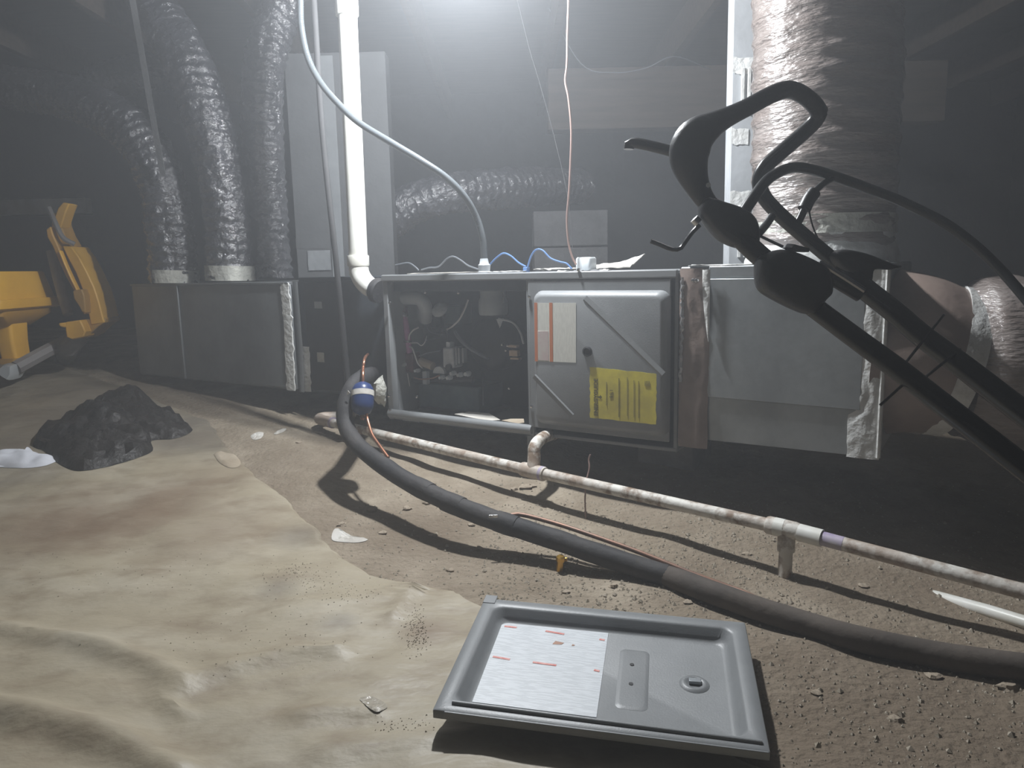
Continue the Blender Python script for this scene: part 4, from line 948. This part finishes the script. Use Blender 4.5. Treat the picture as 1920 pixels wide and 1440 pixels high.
# joint housings
def hull(name, outline, Y, dep, mt, r=.01, parent=None):
    c = [PY(x, y, Y) for x, y in outline]
    cen = sum(c, Vector()) / len(c)
    R = []
    for s_, o_ in ((.80, -dep / 2), (.95, -dep * .38), (1.0, -dep * .15), (1.0, dep * .15), (.95, dep * .38), (.8, dep / 2)):
        R.append([cen + (p - cen) * s_ + Vector((0, o_, 0)) for p in c])
    return mk(name, M().rings(R), mt, parent or hd, ang=65)
def smooth_poly(P, n=4):
    Q = [Vector((x, y, 0)) for x, y in P]; out = []
    k = len(Q)
    for i in range(k):
        a, b, c, d = Q[i - 1], Q[i], Q[(i + 1) % k], Q[(i + 2) % k]
        for j in range(n):
            t = j / n
            v = .5 * ((2 * b) + (c - a) * t + (2 * a - 5 * b + 4 * c - d) * t * t + (3 * b - a - 3 * c + d) * t ** 3)
            out.append((v.x, v.y))
    return out
h1 = hull('joint_housing', smooth_poly([(1420, 498), (1426, 482), (1462, 468), (1500, 478), (1545, 505), (1552, 545), (1540, 562), (1518, 586), (1500, 586), (1450, 562), (1424, 540)]), 1.22, .07, K['blackpl'])
h2 = hull('joint_housing', smooth_poly([(1552, 478), (1575, 468), (1612, 474), (1660, 492), (1682, 500), (1660, 506), (1628, 506), (1622, 530), (1612, 545), (1585, 520), (1560, 498)]), 1.34, .06, K['blackpl'])
hull('throttle_body', smooth_poly([(1322, 372), (1350, 378), (1390, 392), (1412, 412), (1419, 440), (1418, 462), (1426, 484), (1402, 470), (1372, 462), (1345, 446), (1322, 420), (1310, 395)]), 1.27, .06, K['blackpl'])
T('upper_tube', [(1500, 540, 1.22), (1455, 505, 1.235), (1405, 462, 1.25), (1360, 415, 1.27), (1330, 385, 1.28)], .017, K['blackmt'])
T('slide_rail', [(1535, 492, 1.2), (1580, 520, 1.195), (1620, 546, 1.19)], .004, K['steel'], n=3, seg=8)
T('slide_plate', [(1530, 500, 1.21), (1575, 528, 1.205), (1615, 552, 1.2)], .013, K['blackpl'], n=3, seg=10)
hull('top_pad', [(1472, 464), (1478, 457), (1512, 466), (1511, 473), (1490, 472)], 1.2, .04, K['blackpl'])
# the loop grip
loop = [(1340, 396, 1.28), (1316, 365, 1.28), (1298, 325, 1.28), (1292, 290, 1.28), (1304, 258, 1.28), (1340, 232, 1.29), (1400, 202, 1.3), (1445, 178, 1.31), (1476, 168, 1.32), (1502, 176, 1.335), (1525, 194, 1.355), (1537, 211, 1.37)]
P_ = resample(catmull([PY(*q) for q in loop], 10), .006)
nn_ = len(P_)
def grip(i, an, ri):
    s = i / nn_
    fat = .019 * math.exp(-((s - .27) / .14) ** 2)
    return ri + fat
mk('grip_sleeve', M().tube(P_, .0145, 24, rf=grip), K['blackpl'], hd)
T('loop_tube', [(1537, 211, 1.37), (1528, 228, 1.38), (1500, 255, 1.39), (1462, 288, 1.39), (1436, 312, 1.39), (1424, 338, 1.39), (1432, 368, 1.385), (1462, 402, 1.37), (1505, 440, 1.355), (1555, 482, 1.345), (1590, 512, 1.33)], .0135, K['blackmt'])
T('bail_lever', [(1392, 402, 1.26), (1412, 372, 1.28), (1436, 340, 1.31), (1462, 322, 1.33), (1492, 314, 1.36), (1530, 320, 1.39), (1575, 334, 1.43), (1630, 354, 1.46), (1700, 382, 1.5), (1790, 430, 1.5), (1880, 510, 1.45), (1990, 650, 1.32), (2060, 800, 1.15)], .0095, K['blackmt'], seg=14)
T('brake_lever', [(1560, 335, 1.41), (1542, 346, 1.4), (1524, 362, 1.39)], .006, K['blackmt'], seg=10)
T('brake_grip', [(1527, 360, 1.39), (1516, 375, 1.385), (1508, 392, 1.38)], .012, K['blackpl'], seg=12)
T('brake_lever', [(1510, 388, 1.38), (1500, 410, 1.375), (1490, 428, 1.37)], .007, K['blackmt'], seg=10)
T('control_cable', [(1516, 378, 1.38), (1519, 405, 1.37), (1528, 435, 1.36), (1546, 470, 1.35)], .0016, K['blackmt'], seg=6)
T('pivot_lever', [(1447, 406, 1.33), (1436, 422, 1.31), (1424, 436, 1.28)], .007, K['blackpl'], seg=10)
T('control_cable', [(1424, 442, 1.26), (1445, 452, 1.24), (1475, 466, 1.21)], .0025, K['blackmt'], seg=6)
# thin rods on the far left of the grip
T('side_rod', [(1300, 294, 1.30), (1268, 286, 1.31), (1225, 275, 1.33), (1190, 268, 1.35), (1180, 271, 1.355), (1179, 282, 1.355)], .0095, K['blackmt'], seg=12)
T('hook_rod', [(1312, 422, 1.28), (1298, 436, 1.28), (1282, 458, 1.28), (1274, 467, 1.28), (1258, 467, 1.28), (1236, 458, 1.28), (1220, 452, 1.28)], .0038, K['blackmt'], seg=8)
mk('end_knob', M().lathe([(.0, 0), (.008, 0), (.008, .01), (.0, .011)], PY(1309, 418, 1.275), (-.6, 0, .6), 10), K['steel'], hd)
mk('painted_glint', M().lathe([(.0, 0), (.004, 0), (.004, .002), (.0, .002)], PY(1328, 347, 1.242), (0, -1, 0), 10), K['plas_wh'], hd)  # small pale disc, a glint of light on the grip put in as colour

# ------------------------------------------------------------------ yellow machine at the left
YM = 3.75
bz = PF(40, 700)
ym = thing('yellow_machine', PF(60, 696), 'yellow machine with a boxy hood on a post and a curved arm at left', 'machine')
def loft(name, secs, Y, mt, parent=ym, k=4):      # secs: (x0, x1, y, half depth) sections from top to bottom, in pixels at distance Y
    R = []
    for x0_, x1_, y, hd_ in secs:
        a, b = PY(x0_, y, Y), PY(x1_, y, Y)
        r_ = min(.03, (b.x - a.x) * .2, hd_ * .4)
        R.append([Vector((x, Y + yy, a.z)) for x, yy in rrect(a.x, b.x, -hd_, hd_, r_, k)])
    return mk(name, M().rings(R), mt, parent, ang=45)
loft('hood', [(-42, 38, 510.5, .2), (-46, 40, 513, .205), (-58, 54, 562, .24), (-60, 56, 566, .245)], YM, K['yel'])
loft('hood_rim', [(-64, 64, 562, .26), (-66, 66, 568, .265), (-66, 66, 578, .265), (-60, 56, 582, .25)], YM, K['yel'])
loft('hood_neck', [(-56, 56, 581, .2), (-56, 55, 592, .2), (-40, 46, 602, .15), (-12, 38, 612, .1)], YM, K['yel_dk'])
loft('post', [(4, 37, 606, .07), (8, 40, 640, .065), (15, 46, 672, .06)], YM - .02, K['yel'])
loft('post_foot', [(12, 48, 670, .075), (14, 47, 680, .075)], YM - .02, K['yel_dk'])
mk('base_bar', M().tube([PY(30, 690, YM - .1), PY(70, 668, YM), PY(108, 648, YM + .12), PY(150, 628, YM + .2)], .035, 8), K['grey_mt'], ym)
hull('foot_shoe', [(6, 693), (20, 680), (36, 682), (35, 700), (28, 711), (16, 704)], YM - .1, .12, K['plas_grey'], parent=ym)
YA = 3.85
def strip(name, left, right, Y, dep, mt, parent=ym):
    out = left + list(reversed(right))
    a = [PY(x, y, Y - dep / 2) for x, y in out]; b = [PY(x, y, Y - dep / 2) + Vector((0, dep, 0)) for x, y in out]
    k = len(left); n_ = len(out); V = a + b
    F = [(i, i + 1, n_ - 2 - i, n_ - 1 - i) for i in range(k - 1)] + [tuple(n_ + q for q in reversed((i, i + 1, n_ - 2 - i, n_ - 1 - i))) for i in range(k - 1)]
    F += [(i, (i + 1) % n_, n_ + (i + 1) % n_, n_ + i) for i in range(n_)]
    return mk(name, M().add(V, F), mt, parent, bev=.006)
strip('arm_plate', [(116, 461), (128, 486), (142, 512), (153, 540), (161, 568), (168, 600), (170, 610)], [(133, 462), (148, 482), (163, 510), (177, 540), (186, 568), (193, 596), (196, 605)], YA, .16, K['yel'])
strip('arm_rail', [(86, 430), (88, 445), (98, 462), (110, 490), (124, 520), (138, 545), (150, 570), (156, 590)], [(94, 424), (99, 440), (108, 460), (119, 486), (133, 515), (147, 543), (159, 568), (164, 588)], YA - .03, .1, K['yel_dk'])
strip('arm_rib', [(108, 470), (118, 495), (130, 522), (142, 546)], [(112, 469), (122, 494), (134, 521), (146, 545)], YA - .09, .03, K['yel'])
strip('arm_link', [(98, 400), (96, 424), (104, 445), (114, 462)], [(112, 398), (114, 422), (122, 442), (134, 462)], YA + .02, .1, K['yel_dk'])
strip('arm_tip', [(118, 379), (108, 390), (103, 404), (98, 424)], [(130, 382), (124, 396), (118, 414), (114, 428)], YA, .08, K['yel'])
strip('arm_base', [(152, 600), (155, 612), (158, 620), (150, 636)], [(197, 596), (197, 604), (184, 612), (165, 630)], YA, .15, K['yel_dk'])
strip('ram_bracket', [(122, 604), (122, 618), (124, 632), (136, 637)], [(150, 600), (156, 612), (160, 622), (156, 632)], YA - .08, .1, K['yel'])
strip('ram_knob', [(109, 606), (112, 613)], [(124, 605), (126, 615)], YA - .1, .06, K['yel'])
strip('ram_pin', [(136, 545), (138, 560), (148, 575), (153, 585)], [(153, 542), (158, 555), (160, 575), (160, 588)], YA - .1, .06, K['yel_dk'])
mk('ram_rod', M().tube([PY(96, 470, YA + .05), PY(108, 520, YA + .04), PY(120, 565, YA + .02), PY(128, 590, YA)], .024, 10), K['grey_mt'], ym)
mk('hydraulic_hose', M().tube(catmull([PY(92, 390, YA - .03), PY(104, 418, YA - .07), PY(118, 445, YA - .08), PY(140, 458, YA - .06)], 6), .012, 8), K['grey_mt'], ym)
mk('swing_column', M().tube([PY(150, 628, YA + .05), PY(130, 650, YA + .02), PF(120, 675)], .05, 10), K['grey_mt'], ym)

# ------------------------------------------------------------------ things left on the floor
def drape(name, outline, hfun, mt, label, cat, rings_=9, up=0.0, ang=60, **k):
    P = [PF(x, y) for x, y in smooth_poly(outline, 4)]
    cen = sum(P, Vector()) / len(P)
    R = []
    for j in range(rings_):
        s_ = 1 - j / rings_
        row = []
        for p in P:
            q = cen + (p - cen) * s_
            row.append(Vector((q.x, q.y, (sheet_z(q.x, q.y) if q.x < xe(q.y) + .02 else fz(q.x, q.y)) + (.0015 if j == 0 else hfun(q, 1 - s_)))))
        R.append(row)
    return mk(name, M().rings(R), mt, label=label, cat=cat, ang=ang, **k)
drape('black_bag', [(62, 838), (110, 800), (160, 768), (205, 745), (240, 737), (268, 742), (300, 772), (335, 795), (362, 812), (330, 828), (285, 832), (287, 850), (255, 865), (180, 885), (140, 888), (100, 868), (85, 850)],
      lambda q, t: (.10 * t ** .6) * (.75 + .6 * nz(q.x * 5, q.y * 6, 2)) + .05 * abs(nz(q.x * 6, q.y * 14, 8)) + .03 * abs(nz(q.x * 17, q.y * 22, 3)) + .012 * nz(q.x * 40, q.y * 34), K['bag'], 'heap of crumpled black plastic on the left floor', 'plastic heap', rings_=22, ang=35)
drape('white_cloth', [(-30, 855), (20, 851), (50, 853), (58, 849), (80, 862), (104, 864), (106, 871), (80, 880), (45, 884), (0, 880), (-40, 876)],
      lambda q, t: .035 * t ** .5 + .014 * nz(q.x * 22, q.y * 22, 3), K['cloth'], 'crumpled white cloth beside the black plastic heap at the left edge', 'cloth')
drape('tan_flake', [(402, 858), (412, 853), (422, 856), (432, 858), (444, 862), (452, 874), (445, 881), (430, 881), (412, 873)], lambda q, t: .008 + .003 * nz(q.x * 30, q.y * 30), K['tan'], 'flat tan flake lying alone on the floor before the plenum', 'flake', rings_=5)
drape('paper_scrap', [(628, 992), (645, 998), (665, 1008), (690, 1012), (672, 1018), (640, 1017), (622, 1012)], lambda q, t: .002 + .008 * abs(nz(q.x * 60, q.y * 60)) + .003 * nz(q.x * 140, q.y * 140), K['paper'], 'torn pale paper scrap at the edge of the ground sheet', 'paper', rings_=5, ang=15)
drape('paper_scrap', [(470, 818), (482, 811), (494, 812), (490, 822), (476, 825)], lambda q, t: .002 + .008 * abs(nz(q.x * 60, q.y * 60)) + .003 * nz(q.x * 140, q.y * 140), K['paper'], 'small pale crumpled paper scrap on the floor below the plenum tape', 'paper', rings_=4, ang=15)
drape('paper_scrap', [(514, 813), (526, 806), (537, 804), (532, 810), (518, 815)], lambda q, t: .002 + .008 * abs(nz(q.x * 60, q.y * 60)) + .003 * nz(q.x * 140, q.y * 140), K['paper'], 'slim pale paper scrap right of the crumpled one below the plenum', 'paper', rings_=4, ang=15)
drape('film_scrap', [(676, 1318), (700, 1316), (722, 1328), (726, 1340), (708, 1352), (690, 1345), (682, 1332)], lambda q, t: .001 + .005 * abs(nz(q.x * 50, q.y * 80)), mat('clear_film', (.42, .38, .31), None, rough=.15, coat=1, bump=.6, bscale=80), 'shiny clear film scrap on the ground sheet near the door panel', 'film', rings_=5)
first = None
for k, (px, py, s) in enumerate([(740, 878, .016), (800, 944, .014), (762, 955, .016), (698, 957, .02), (985, 915, .02), (1000, 912, .016), (965, 918, .012), (640, 985, .014), (812, 1005, .012), (1210, 1060, .012), (885, 985, .012), (846, 1070, .012),
                              (900, 1030, .012), (1620, 1100, .014), (1400, 1040, .012), (1750, 1270, .014), (1890, 1290, .02), (1150, 1100, .012), (1530, 1300, .01), (1680, 1350, .012), (560, 830, .012), (600, 812, .018), (718, 1000, .012), (1060, 1110, .011), (1290, 1130, .012)]):
    p = PF(px, py)
    m_ = M().blob((p.x, p.y, p.z + s * .12), s, s * .8, s * .45, k * 1.7, .7)
    mk('dirt_clod', m_, K['clod'], label='small pale dirt clod lying on the bare dirt floor', cat='clod', group='dirt clods on the bare floor', ang=30)
